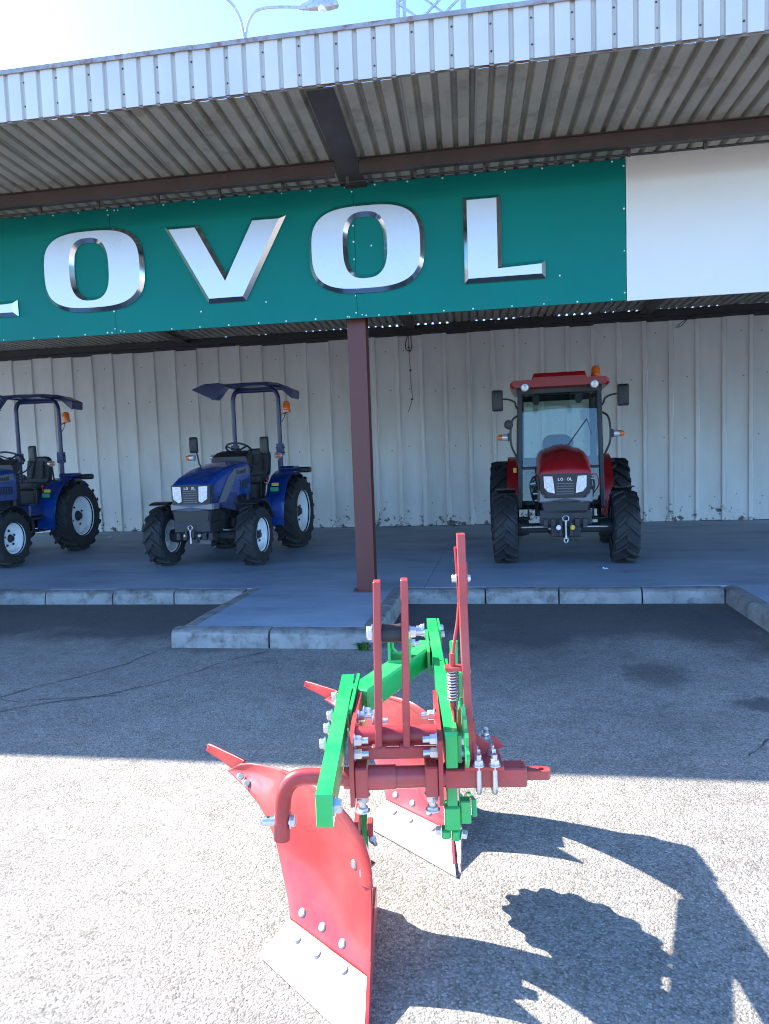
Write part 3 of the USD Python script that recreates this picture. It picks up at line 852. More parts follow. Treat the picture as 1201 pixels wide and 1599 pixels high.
def plough_body(tip, which):
    t = np.array(tip, float)
    right = np.array([(0, .200, .060), (.003, .235, .120), (.006, .268, .200), (.006, .292, .270), (.000, .310, .335), (-.020, .325, .400), (-.048, .336, .448), (-.090, .360, .490),
                      (-.150, .425, .512), (-.225, .540, .500), (-.320, .690, .465), (-.420, .800, .435), (-.485, .850, .418), (-.520, .872, .402)])
    left = np.array([(-.267, .436, .085), (-.274, .462, .110), (-.286, .495, .135), (-.303, .535, .168), (-.318, .570, .198), (-.332, .60, .228), (-.346, .625, .255), (-.370, .66, .282),
                     (-.403, .705, .313), (-.442, .755, .332), (-.481, .800, .348), (-.525, .855, .355), (-.555, .892, .360), (-.580, .922, .362)])
    A, B = smooth_path(right, 5), smooth_path(left, 5)
    nn, mm = len(A), 13
    grid = np.zeros((nn, mm, 3))
    for j, s in enumerate(np.linspace(0, 1, mm)):
        sag = .030 * math.sin(math.pi * s)
        grid[:, j] = A * (1 - s) + B * s
        w = np.sin(np.pi * np.linspace(0, 1, nn) ** .8)[:, None]
        grid[:, j] += sag * w * np.array([.35, .75, -.45])
    grid += t
    mb = P('mouldboard', sheet(grid, .006), 'red_paint', smooth=True)
    gn = np.cross(np.gradient(grid, axis=0), np.gradient(grid, axis=1)); gn /= np.linalg.norm(gn, axis=2, keepdims=True)
    gn *= np.where(gn[..., 1:2] > 0, -1, 1)

    def on(gr_, nr_, q):
        i = np.argmin(np.linalg.norm(gr_.reshape(-1, 3) - (np.array(q) + t), axis=1))
        return gr_.reshape(-1, 3)[i], nr_.reshape(-1, 3)[i]
    # rim strip that follows the crest on its outer side
    crest = smooth_path(right[3:11], 8) + t
    inner = crest * .90 + (smooth_path(left[3:11], 8) + t) * .10
    off = np.array([.003, -.003, .003])
    P('rim_strip', sheet(np.stack([crest + off, (crest + inner) / 2 + off * 1.3, inner + off], 1), .007), 'red_paint', mb, smooth=True)
    # upper wing with its two bolt heads and the long tail piece
    tail0, tail1 = np.array([(-.50, .872, .410), (-.548, .915, .413), (-.60, .962, .413), (-.655, 1.012, .414), (-.692, 1.040, .412)]), np.array([(-.535, .915, .345), (-.580, .945, .362), (-.625, .985, .372), (-.672, 1.024, .380), (-.700, 1.047, .388)])
    a, b = smooth_path(tail0, 5) + t, smooth_path(tail1, 5) + t
    P('tail_piece', sheet(np.stack([a, a * .5 + b * .5 + np.array([.003, .006, -.003]), b], 1) + np.array([0, .012, 0]), .010), 'red_paint', mb, smooth=True)
    for q in ((-.505, .845, .372), (-.475, .810, .362)):
        P('bolt_head', along(lathe([(0, .004), (.010, .004), (.014, 0), (.014, -.004)], 2, 14), np.array(q) + t + np.array([.0, -.012, .006]), (.45, -.75, .5)), 'zinc', mb)
    # share: bright wear blade below the seam
    s_tip, s_left = np.array([0.002, -.006, .002]), np.array([-.358, .372, .006])
    seamR, seamL = np.array([0.001, .197, .058]), np.array([-.268, .434, .083])
    g = np.zeros((31, 15, 3))
    for i, u in enumerate(np.linspace(0, 1, 31)):
        lo, hi = s_tip * (1 - u) + s_left * u, seamR * (1 - u) + seamL * u
        for j, s in enumerate(np.linspace(0, 1, 15)):
            g[i, j] = lo * (1 - s) + hi * s + np.array([0, 0, -.006 * math.sin(math.pi * s)])
    sh = P('share', sheet(g + t, .009), 'steel_share', smooth=True)
    nrm = np.cross(s_left - s_tip, seamR - s_tip); nrm /= np.linalg.norm(nrm)
    nrm = nrm if nrm[1] < 0 else -nrm
    head = lathe([(0, .003), (.0105, .003), (.014, 0), (.014, -.006)], 2, 16)
    for q in ((-.229, .358, .062), (-.159, .305, .056), (-.077, .240, .046)):
        c, _ = on(g + t, g + t, q)
        P('bolt_head', along(head, c + nrm * .0105, nrm), 'bolt_grey', sh)
    for q in ((-.213, .442, .100), (-.145, .372, .100), (-.077, .305, .098), (-.0635, .345, .304), (-.0215, .320, .298)):
        c, d_ = on(grid, gn, q)
        P('bolt_head', along(head, c + d_ * .0015, d_), 'bolt_grey', mb)
    # shin edge, landside bar and heel, frog behind the mouldboard
    P('landside', prism([(t[1] + .03, .0), (t[1] + .62, .0), (t[1] + .62, .075), (t[1] + .58, .095), (t[1] + .22, .095), (t[1] + .05, .022)], 0, t[0] - .007, t[0] + .003), 'red_bar')
    P('shin_edge', sheet(np.stack([resample(right[:6], 14) + t + np.array([-.002, .002, 0]), resample(right[:6], 14) + t + np.array([-.003, .045, 0])], 1), .006), 'red_bar', smooth=True)
    P('frog', prism([(t[1] + .37, .05), (t[1] + .58, .05), (t[1] + .60, .30), (t[1] + .55, .42), (t[1] + .42, .41), (t[1] + .40, .34), (t[1] + .38, .22)], 0, t[0] - .048, t[0] - .034), 'red_bar')
    P('stay', bar(t + np.array([0, .50, .22]), t + np.array([-.30, .68, .29]), .03, .008), 'red_bar')
    # standard (leg) up to the beam
    leg = P('leg', prism([(t[1] + q[1], q[2]) for q in smooth_path([(0, *q) for q in LEG + LEG[:1]], 4)[:-1]], 0, t[0] - .032, t[0] - .012), 'green_paint')
    for dv, z in ((.43, .33), (.55, .33), (.49, .29)):
        pbolt((t[0] - .049, t[1] + dv, z), (-1, 0, 0), leg, af=.022, shank=.012)
    for dv, z in ((.43, .70), (.57, .70)):
        pbolt((t[0] - .033, t[1] + dv, z), (-1, 0, 0), leg, af=.024, shank=.012)


plough_body((-.158, 1.746, .0), 0)
plough_body((.126, 2.534, .0), 1)

# frame: two long beams, the slanting square tube between them
lb = P('beam', hull([(u, v, z) for u, v in ((-.2265, 1.510), (-.1895, 1.510), (-.205, 2.378), (-.247, 2.378)) for z in (.745, .8185)] + [(u, v, z) for u, v in ((-.2245, 1.506), (-.1915, 1.506)) for z in (.755, .806)]), 'green_paint', smooth=20)
rb = P('beam', hull([(u, v, z) for u, v in ((.073, 1.850), (.107, 1.850), (.102, 3.186), (.060, 3.186)) for z in (.738, .8185)] + [(u, 1.846, z) for u in (.075, .105) for z in (.722, .808)] + [(.073, 1.87, .716), (.107, 1.87, .716)]), 'green_paint', smooth=20)
for u0, u1, v0, v1 in ((-.246, -.24, 1.56, 1.60),):
    pass
dg0, dg1 = np.array([-.185, 2.225, .779]), np.array([.058, 2.800, .779])
P('cross_tube', bar(dg0, dg1, .080, .080, b=.006), 'green_paint', smooth=20)
P('end_plate', prism([(2.03, .735), (2.375, .735), (2.375, .822), (2.03, .822)], 0, -.196, -.186), 'green_paint')
P('end_plate', prism([(2.62, .735), (2.97, .735), (2.97, .822), (2.62, .822)], 0, .048, .058), 'green_paint')
P('end_plate', prism([(2.95, .735), (3.17, .735), (3.17, .822), (2.95, .822)], 0, .105, .114), 'green_paint')
for v in (2.80, 2.92):
    pbolt((.047, v + .18, .80), (-1, 0, 0), shank=.02)
    pbolt((.115, v + .18, .795), (1, 0, 0))
for v, z in ((1.86, .79), (1.97, .79), (2.07, .79), (2.24, .79)):
    pbolt((-.248 + (v - 2.0) * -.02, v, z), (-1, 0, 0), af=.025, hh=.012)
pbolt((-.1895, 1.545, .775), (1, 0, 0), af=.030, hh=.014)
# stiffener plates on the right beam's outer side
P('side_rail', prism([(1.87, .725), (2.55, .735), (2.55, .815), (1.87, .80)], 0, .109, .118), 'green_paint')
for v, z in ((1.905, .775), (1.915, .735)):
    pbolt((.119, v, z), (1, 0, 0), af=.030, hh=.020)
# headstock cheek plates
for u, s in ((-.176, 1), (.060, -1)):
    cp = P('cheek_plate', prism([(1.835, .625), (1.98, .625), (2.22, .72), (2.22, .81), (1.95, .815), (1.835, .80)], 0, u - .006, u + .006), 'red_bar')
    uu = u + s * .007
    for v, z in ((1.87, .792), (1.87, .755), (2.03, .80)):
        pbolt((uu, v, z), (s, 0, 0), cp, af=.026, hh=.017, shank=.018, sr=.009)
for q in ((-.155, 2.06, .80), (-.125, 2.02, .79)):
    pbolt(q, (1, -.1, 0), af=.028, hh=.02, shank=.02, sr=.009)
# upper cross bar with a flat in front of it
P('upper_bar', rod((-.169, 1.935, .778), (.053, 1.935, .778), .028, 24), 'red_bar')
P('front_strap', bx(-.168, .052, 1.880, 1.892, .735, .766, .002), 'red_bar')
# mast: two upright flats, pin with bushing
for i, (ub, ut, zt) in enumerate(((-.105, -.095, 1.216), (-.029, -.021, 1.219))):
    p0, p1 = np.array([ub, 1.89, .756]), np.array([ut, 1.90, zt])
    P('mast_bar', bar(p0, p1, .020, .05, up=(0, 1, 0), b=.002).apply_translation((0, .018, 0)), 'red_bar', smooth=20)
    P('weld_bead', cat([ball((ub + dx, 1.907 + dy, .765), .010, (1, 1, .6), 1) for dx in (-.012, .012) for dy in (-.018, -.004, .010, .022)]), 'red_bar')
P('bushing', cat([rod((-.086, 1.93, 1.068), (-.033, 1.93, 1.068), .025, 28), rod((-.0845, 1.93, 1.068), (-.0795, 1.93, 1.068), .0265, 28), rod((-.040, 1.93, 1.068), (-.035, 1.93, 1.068), .0265, 28)]), 'rubber_black')
pbolt((-.1115, 1.93, 1.070), (-1, 0, 0), af=.034, hh=.014)
pbolt((-.0115, 1.93, 1.070), (1, 0, 0), af=.026, hh=.015, shank=.020, sr=.010)
# braces from the mast pin back to the slanting tube, and its bracket
br = P('brace_bracket', cat([bx(-.094, -.085, 2.50, 2.60, .825, .905), bx(-.020, -.011, 2.50, 2.60, .825, .905), bx(-.094, -.011, 2.50, 2.60, .819, .827)]), 'green_paint')
P('bracket_ring', tube([(-.052 + .027 * math.cos(a), 2.53, .875 + .030 * math.sin(a)) for a in np.linspace(math.pi * .9, math.pi * 2.1, 14)], .006, 8), 'green_paint', br)
pbolt((-.010, 2.55, .875), (1, 0, 0), br, af=.026, shank=.02)
# lower cross shaft: round crank on the left, square sleeve, flat pin at the right end
VS = 1.875
sh_ = P('cross_shaft', cat([rod((-.20, VS, .688), (.075, VS, .688), .029, 28), rod((-.165, VS, .688), (-.06, VS, .688), .0325, 28)]), 'red_bar')
crank = smooth_path([(-.19, VS, .690), (-.25, VS, .692), (-.305, VS, .694), (-.340, VS - .002, .685), (-.362, VS - .004, .655), (-.370, VS - .006, .615), (-.373, VS - .007, .565), (-.376, VS - .008, .523)], 6)
P('crank', tube(crank, .0225, 20), 'red_bar', smooth=60)
hp = P('hitch_pin', cat([rod((-.336, VS - .007, .574), (-.425, VS - .007, .574), .0125, 20), lathe([(0, 0), (.009, 0), (.0125, .006)], 0, 16).apply_transform(trimesh.transformations.reflection_matrix((0, 0, 0), (1, 0, 0))).apply_translation((-.425, VS - .007, .574))]), 'zinc')
pbolt((-.350, VS - .007, .574), (1, 0, 0), hp, af=.030, hh=.010)
P('pin_hole', T(trimesh.creation.cylinder(radius=.0045, height=.002, sections=12), -.411, VS - .007, .5865), 'cable_black', hp)
for u in (-.152, .036):
    b_ = P('bearing_block', bx(u - .0185, u + .0185, VS - .036, VS + .04, .645, .728, .004), 'red_bar', smooth=20)
    pbolt((u, VS - .005, .644), (0, 0, -1), b_, af=.030, hh=.018, shank=.0)
    P('adjuster_stud', rod((u, VS - .005, .60), (u, VS - .005, .63), .010, 12), 'zinc', b_)
    P('adjuster_nut', hexbolt((u, VS - .005, .597), (0, 0, 1), af=.028, hh=.010), 'zinc', b_)
P('square_sleeve', bx(.069, .288, VS - .026, VS + .030, .664, .716, .004), 'red_bar', smooth=20)
P('end_pin', cat([Tm for Tm in (prism(Polygon([(.280, VS - .014), (.345, VS - .014), (.352, VS - .006), (.352, VS + .010), (.345, VS + .018), (.280, VS + .018)]).difference(Polygon([(.330 + .0085 * math.cos(a), VS + .002 + .0085 * math.sin(a)) for a in np.linspace(0, 2 * math.pi, 18, endpoint=False)])), 2, .678, .702),)]), 'red_bar', smooth=20)
pl_ = P('clamp_plate', bx(.122, .226, VS - .040, VS + .075, .717, .729, .002), 'red_bar', smooth=20)
P('gusset', prism([(.150, .7295), (.222, .7295), (.222, .738), (.156, .79)], 1, VS + .035, VS + .045), 'red_bar', pl_)
for u in (.160, .202):
    ub_ = P('u_bolt', tube(np.array([(u, VS - .033, .760), (u, VS - .033, .70), (u, VS - .033, .668), (u, VS - .030, .656), (u, VS - .015, .648), (u, VS + .015, .648), (u, VS + .036, .656), (u, VS + .039, .668), (u, VS + .039, .70), (u, VS + .039, .755)]), .0075, 10), 'zinc', smooth=60)
    P('nut', hexbolt((u, VS - .033, .7295), (0, 0, 1), af=.022, hh=.013, shank=.010, sr=.0065), 'zinc', ub_)
    P('nut', hexbolt((u, VS + .039, .7295), (0, 0, 1), af=.022, hh=.013, shank=.010, sr=.0065), 'zinc', ub_)
pbolt((.186, VS + .075, .765), (.2, -.3, 1), af=.022, shank=.012)
P('stop_lug', hull([(.215, VS + .06, .730), (.238, VS + .06, .742), (.238, VS + .07, .742), (.215, VS + .07, .730), (.205, VS + .06, .770), (.222, VS + .06, .764), (.205, VS + .07, .770), (.222, VS + .07, .764)]), 'red_paint')
# hand lever with its latch
lv = [(.146, 1.893, .730), (.146, 1.895, .785), (.141, 1.898, .835), (.139, 1.905, .88), (.136, 1.92, 1.10), (.1345, 1.935, 1.335)]
lp_ = smooth_path(lv, 4)
lever = P('lever', loft([[(q[0] + dx, q[1] + dy, q[2]) for dx, dy in ((.0095, -.020), (.011, -.018), (.011, .018), (.0095, .020), (-.0095, .020), (-.011, .018), (-.011, -.018), (-.0095, -.020))] for q in lp_]), 'red_bar', smooth=20)
P('lever_foot', hull([(.150, VS - .03, .729), (.150, VS + .06, .729), (.160, VS - .03, .729), (.160, VS + .06, .729), (.148, 1.90, .83), (.156, 1.90, .83), (.148, 1.925, .83), (.156, 1.925, .83)]), 'red_bar', lever)
gr = P('latch_grip', cat([bar((.119, 1.955, 1.295), (.124, 1.945, 1.195), .004, .030, up=(0, 1, 0)), bar((.148, 1.945, 1.255), (.149, 1.94, 1.17), .004, .030, up=(0, 1, 0)), bar((.124, 1.945, 1.195), (.127, 1.94, 1.135), .005, .026, up=(0, 1, 0)), bx(.119, .136, 1.945, 1.962, 1.291, 1.297)]), 'red_paint', lever)
pbolt((.121, 1.94, 1.212), (-1, 0, 0), gr, af=.018, hh=.010)
pbolt((.150, 1.94, 1.212), (1, 0, 0), gr, af=.016, hh=.006)
P('latch_rod', tube(smooth_path([(.126, 1.94, 1.145), (.120, 1.94, 1.09), (.108, 1.93, 1.03), (.103, 1.925, .992)], 5), .0048, 10), 'red_paint', lever)
P('latch_bracket', cat([hull([(x, y, z) for x, y in ((.082, 1.905), (.082, 1.94), (.094, 1.90), (.135, 1.905), (.135, 1.94)) for z in (.965, .975)])]), 'red_paint', lever)
P('latch_pin', cat([rod((.101, 1.924, .86), (.103, 1.924, 1.01), .0085, 14), bar((.104, 1.924, .98), (.104, 1.924, 1.02), .018, .010), hull([(.094, 1.924, .86), (.108, 1.924, .86), (.101, 1.915, .86), (.101, 1.933, .86), (.110, 1.924, .80), (.104, 1.924, .795)])]), 'red_bar', lever)
sp = [(.1025 + .0145 * math.cos(a), 1.924 + .0145 * math.sin(a), .878 + .0865 * a / (2 * math.pi * 11)) for a in np.linspace(0, 2 * math.pi * 11, 200)]
P('latch_spring', tube(sp, .0026, 6), 'zinc', lever, smooth=True)
P('latch_fork', cat([bar((.136, 1.92, .885), (.117, 1.92, .845), .008, .026, up=(0, 1, 0)), bar((.117, 1.92, .848), (.113, 1.92, .775), .008, .026, up=(0, 1, 0))]), 'red_bar', lever)
# toothed quadrant beside the beam
qc = (1.885, .690)
out = []
for k in range(34):
    a = math.radians(18 + k * 3.9)
    r = .200 if (k // 2) % 2 == 0 else .180
    out.append((qc[0] + r * math.cos(a), qc[1] + r * math.sin(a)))
inn = [(qc[0] + .135 * math.cos(math.radians(a)), qc[1] + .135 * math.sin(math.radians(a))) for a in np.linspace(150, 18, 16)]
P('quadrant', prism(Polygon(out + inn).buffer(0), 0, .1205, .1290), 'green_paint', smooth=20)
P('quadrant_stay', bar((.124, 1.97, .735), (.124, 2.06, .80), .008, .04, up=(1, 0, 0)), 'green_paint')
P('quadrant_arm', bar((.124, 2.05, .74), (.124, 1.99, .82), .010, .05), 'green_paint')
# coulter clamp hanging under the right beam, rear clamp box
ct = P('coulter_stem', bx(.074, .104, 1.87, 1.905, .56, .662, .003), 'green_paint', smooth=20)
cc_ = P('coulter_clamp', cat([bx(.067, .109, 1.862, 1.912, .540, .605, .004), bx(.110, .139, 1.872, 1.905, .553, .617, .003), bx(.058, .083, 1.866, 1.906, .514, .538, .004), bx(.085, .109, 1.866, 1.906, .508, .538, .004)]), 'green_paint', smooth=20)
pbolt((.057, 1.886, .530), (-1, 0, 0), cc_, af=.022, hh=.012)
pbolt((.110, 1.880, .523), (1, 0, -.2), cc_, af=.022, hh=.014)
rc = P('rear_clamp', cat([bx(.131, .166, 2.42, 2.47, .70, .80, .004), rod((.138, 2.47, .76), (.138, 2.47, .90), .014, 16), bx(.117, .140, 2.42, 2.50, .735, .775)]), 'green_paint', smooth=20)
pbolt((.167, 2.44, .80), (1, 0, 0), rc, af=.020, shank=.01)
pbolt((.167, 2.44, .735), (1, 0, 0), rc, af=.024, shank=.01)
# notched disc coulter carried behind the clamp under the right beam
DC, DR = (2.41, .335), .212
ol = []
for k in range(16 * 10):
    a = 2 * math.pi * k / 160
    f = (k % 10) / 10
    r = DR - (.020 * math.sin(math.pi * (f - .3) / .7) if f > .3 else 0)
    ol.append((DC[0] + r * math.cos(a), DC[1] + r * math.sin(a)))
disc = P('coulter_disc', prism(ol, 0, .128, .1325), 'disc_steel', smooth=20)
P('disc_hub', T(lathe([(.001, .112), (.035, .112), (.045, .120), (.060, .127), (.060, .133), (.045, .140), (.035, .152), (.001, .152)], 0, 24), 0, DC[0], DC[1]), 'green_paint', disc)
P('coulter_arm', cat([bar((.150, 1.90, .585), (.150, 2.12, .50), .014, .045, b=.002), bar((.150, 2.10, .51), (.1495, 2.42, .325), .014, .045, b=.002)]), 'green_paint', smooth=20)
pbolt((.158, DC[0], DC[1]), (1, 0, 0), disc, af=.024, shank=.01)
# lower stay bracket between front body and frame
P('lower_bracket', cat([bx(-.166, -.146, 2.16, 2.20, .365, .41, .003), bar((-.156, 2.18, .37), (-.156, 2.20, .34), .016, .018)]), 'red_bar')
pbolt((-.150, 2.165, .355), (.5, -1, -.3), af=.018, shank=.01)

# ================================================================== THE TRACTORS
# local frame: x = towards the picture's right, y = backwards (the nose points to -y), z up; origin under the front axle


def tyre_mesh(Rr, w, rim, nl, lug_h, hand=1):
    rs = Rr - lug_h
    pr = [(rim, -w * .36), (rim + .02, -w * .46), (rim + (rs - rim) * .45, -w * .5), (rs - .035, -w * .48), (rs - .008, -w * .40), (rs, -w * .2), (rs + .004, 0),
          (rs, w * .2), (rs - .008, w * .40), (rs - .035, w * .48), (rim + (rs - rim) * .45, w * .5), (rim + .02, w * .46), (rim, w * .36), (rim, -w * .36)]
    parts = [lathe(pr, 0, 56)]
    for side in (-1, 1):
        for k in range(nl):
            a0 = 2 * math.pi * (k + (.5 if side > 0 else 0)) / nl
            secs = []
            for t in np.linspace(0, 1, 5):
                x = side * (-.012 + t * (w * .5 + .004))
                ang = a0 + hand * t * (w * .52) / Rr
                r_out = Rr - (.0 if t < .8 else .010) - .010 * t * t
                base = rs - .012 - (.05 * max(0, t - .72) / .28)
                th = .5 * (.030 + .012 * t) * Rr / .45
                ring = []
                for rr, aa in ((base, -th * 1.25), (base, th * 1.25), (r_out, th), (r_out, -th)):
                    b = ang + aa / Rr
                    ring.append((x, rr * math.cos(b), rr * math.sin(b)))
                secs.append(ring)
            parts.append(loft(secs))
    return cat(parts)


def rim_mesh(rim, w, out):
    pr = [(rim + .012, .46), (rim + .012, .38), (rim - .02, .33), (rim - .035, .15), (rim * .80, .10), (rim * .74, .05), (rim * .62, .06), (rim * .40, .14), (rim * .30, .16), (0.02, .16)]
    a = lathe([(r, x * w * out) for r, x in pr], 0, 48)
    b = lathe([(rim + .012, -.46 * w * out), (rim + .012, -.38 * w * out), (rim - .02, -.33 * w * out), (rim - .035, .15 * w * out)], 0, 48)
    m = cat([a, b])
    return m


def wheel(root, x, y, Rr, w, rim, nl, out, mrim, yaw=0, hubn=5):
    h = holder('wheel', root)
    mv = lambda m: T(R(m, yaw, (0, 0, 1)), x, y, Rr - .006)
    obj('tyre', mv(tyre_mesh(Rr, w, rim, nl, .032 * Rr / .45, 1)), 'tyre_rubber', h, smooth=28)
    obj('rim', mv(rim_mesh(rim, w, out)), mrim, h, smooth=40)
    hub = [lathe([(0, .34 * w * out), (rim * .16, .33 * w * out), (rim * .20, .26 * w * out), (rim * .27, .18 * w * out), (rim * .28, .1 * w * out)], 0, 24)]
    obj('hub', mv(cat(hub)), 'cast_black', h)
    nuts = []
    for k in range(hubn):
        a = 2 * math.pi * (k + .3) / hubn
        nuts.append(hexbolt((out * w * .115, rim * .5 * math.cos(a), rim * .5 * math.sin(a)), (out, 0, 0), af=.026, hh=.016))
    obj('wheel_nuts', mv(cat(nuts)), 'cast_black', h)


def indicator(root, p, s):
    h = holder('indicator', root)
    prof = [(0.001, -.055), (.03, -.05), (.05, -.02), (.055, .0)]
    obj('clear_half', T(R(lathe([(.001, 0), (.045, 0), (.048, .02), (.042, .075)], 0, 20), 0 if s > 0 else 180, (0, 0, 1)), *p), 'clear_lens', h)
    obj('orange_half', T(R(lathe([(.043, .074), (.040, .10), (.026, .135), (.001, .145)], 0, 20), 0 if s > 0 else 180, (0, 0, 1)), *p), 'orange_lens', h)


def front_indicator(root, p):
    """lamp that faces forward: clear half on the left, orange bulb to the right."""
    h = holder('indicator', root)
    c = R(lathe([(.001, -.035), (.03, -.03), (.05, -.008), (.052, .012), (.001, .02)], 1, 22), 0, (1, 0, 0)); c.apply_scale((1.25, 1, .95))
    obj('clear_half', T(c, *p), 'clear_lens', h)
    obj('orange_half', ball((p[0] + .022, p[1] - .024, p[2]), .032, (1.1, .7, 1)), 'orange_lens', h)


def beacon(root, p):
    h = holder('beacon', root)
    obj('dome', T(lathe([(.058, 0), (.060, .02), (.056, .10), (.045, .128), (.02, .142), (.001, .144)], 2, 22), *p), 'orange_lens', h)
    obj('base', T(lathe([(.001, -.035), (.066, -.035), (.068, .0), (.064, .012), (.001, .012)], 2, 22), *p), 'orange_lens', h)
    obj('lamp_core', T(trimesh.creation.cylinder(radius=.022, height=.07, sections=14), p[0], p[1] - .03, p[2] + .06), 'letter_red', h)


def mirror(root, p, w, hh, yaw):
    h = holder('mirror', root)
    o = Polygon(rrect(w, hh, .025, 5))
    back = loft([[(x * s, d, z * s) for x, z in rrect(w, hh, .025, 5)] for s, d in ((1, .02), (1, .0), (.92, -.02), (.7, -.032))])
    obj('housing', T(R(back, yaw, (0, 0, 1)), *p), 'black_plastic', h)
    obj('mirror_glass', T(R(prism(o.buffer(-.008), 1, .0205, .0225), yaw, (0, 0, 1)), *p), 'mirror_glass', h)


def seat(root, y, z, x=0):
    h = holder('seat', root)
    obj('cushion', T(loft([[(a * s, b * s, c) for a, b in rrect(.46, .42, .08)] for s, c in ((.92, 0), (1, .03), (1, .09), (.93, .115), (.6, .118))]), x, y, z), 'seat_vinyl', h)
    bk = [[(a * s, d + b * .0, zz) for a, b in ((0, 0),)] for s, d, zz in ((1, 0, 0),)]
    secs = []
    for d, s in ((.0, .90), (.03, 1.0), (.08, 1.0), (.105, .85)):
        secs.append([(a * s, d + .09 * (c / .25 + 1) * .5, c * s + .27) for a, c in rrect(.44, .50, .13)])
    obj('backrest', T(loft(secs), x, y + .17, z + .02), 'seat_vinyl', h)
    for sx in (-.1, .1):
        obj('back_rib', T(bar((sx, .165, .15), (sx * .8, .24, .43), .05, .03, up=(0, 1, 0), b=.008), x, y - .005, z + .02), 'black_plastic', h)
    obj('pedestal', T(bx(-.15, .15, -.15, .2, -.25, .0, .02), x, y, z), 'cast_black', h)


def steering(root, p, tilt, r=.19):
    h = holder('steering_wheel', root)
    ring = tube([(r * math.cos(a), r * math.sin(a), 0) for a in np.linspace(0, 2 * np.pi, 36, endpoint=False)], .015, 8, closed=True)
    sp = [bar((0, 0, -.03), (r * math.cos(a), r * math.sin(a), 0), .025, .012) for a in (math.radians(90), math.radians(210), math.radians(330))]
    hub = T(lathe([(.001, .01), (.04, .0), (.045, -.04), (.02, -.05), (.02, -.30)], 2, 16), 0, 0, -.01)
    m = R(cat([ring] + sp + [hub]), tilt, (1, 0, 0))
    obj('wheel_ring', T(m, *p), 'black_plastic', h)


def lettering(root, text, hgt, p, mats, tilt=0, name='letter'):
    """raised letters on a front face; reading towards +x, facing -y."""
    x = 0
    ms = []
    for i, ch in enumerate(text):
        m = meshkit.text_mesh(ch, hgt, .004, bold=True)
        w = m.bounds[1][0] - m.bounds[0][0]
        m = T(m, x - m.bounds[0][0], 0, 0); x += w + hgt * .28
        ms.append((m, mats[i % len(mats)] if isinstance(mats, (list, tuple)) else mats))
    for m, mt in ms:
        m = T(m, -(x - hgt * .28) / 2, 0, 0)
        m = R(m, 90 + tilt, (1, 0, 0))
        obj(name, T(m, *p), mt, root, smooth=False)


def hood(sections):
    """sections: (y, half width, bottom z, top z, corner radius, crown)"""
    out = []
    for y, hw, zb, zt, r, cr in sections:
        ring = []
        pts = [(hw, zb)]
        for a in np.linspace(0, 90, 7):
            pts.append((hw - r + r * math.cos(math.radians(a)), zt - r + r * math.sin(math.radians(a))))
        pts += [((hw - r) * .5, zt + cr * .75), (0, zt + cr)]
        full = pts + [(-x, z) for x, z in pts[-2::-1]]
        out.append([(x, y, z) for x, z in full])
    return loft(out)


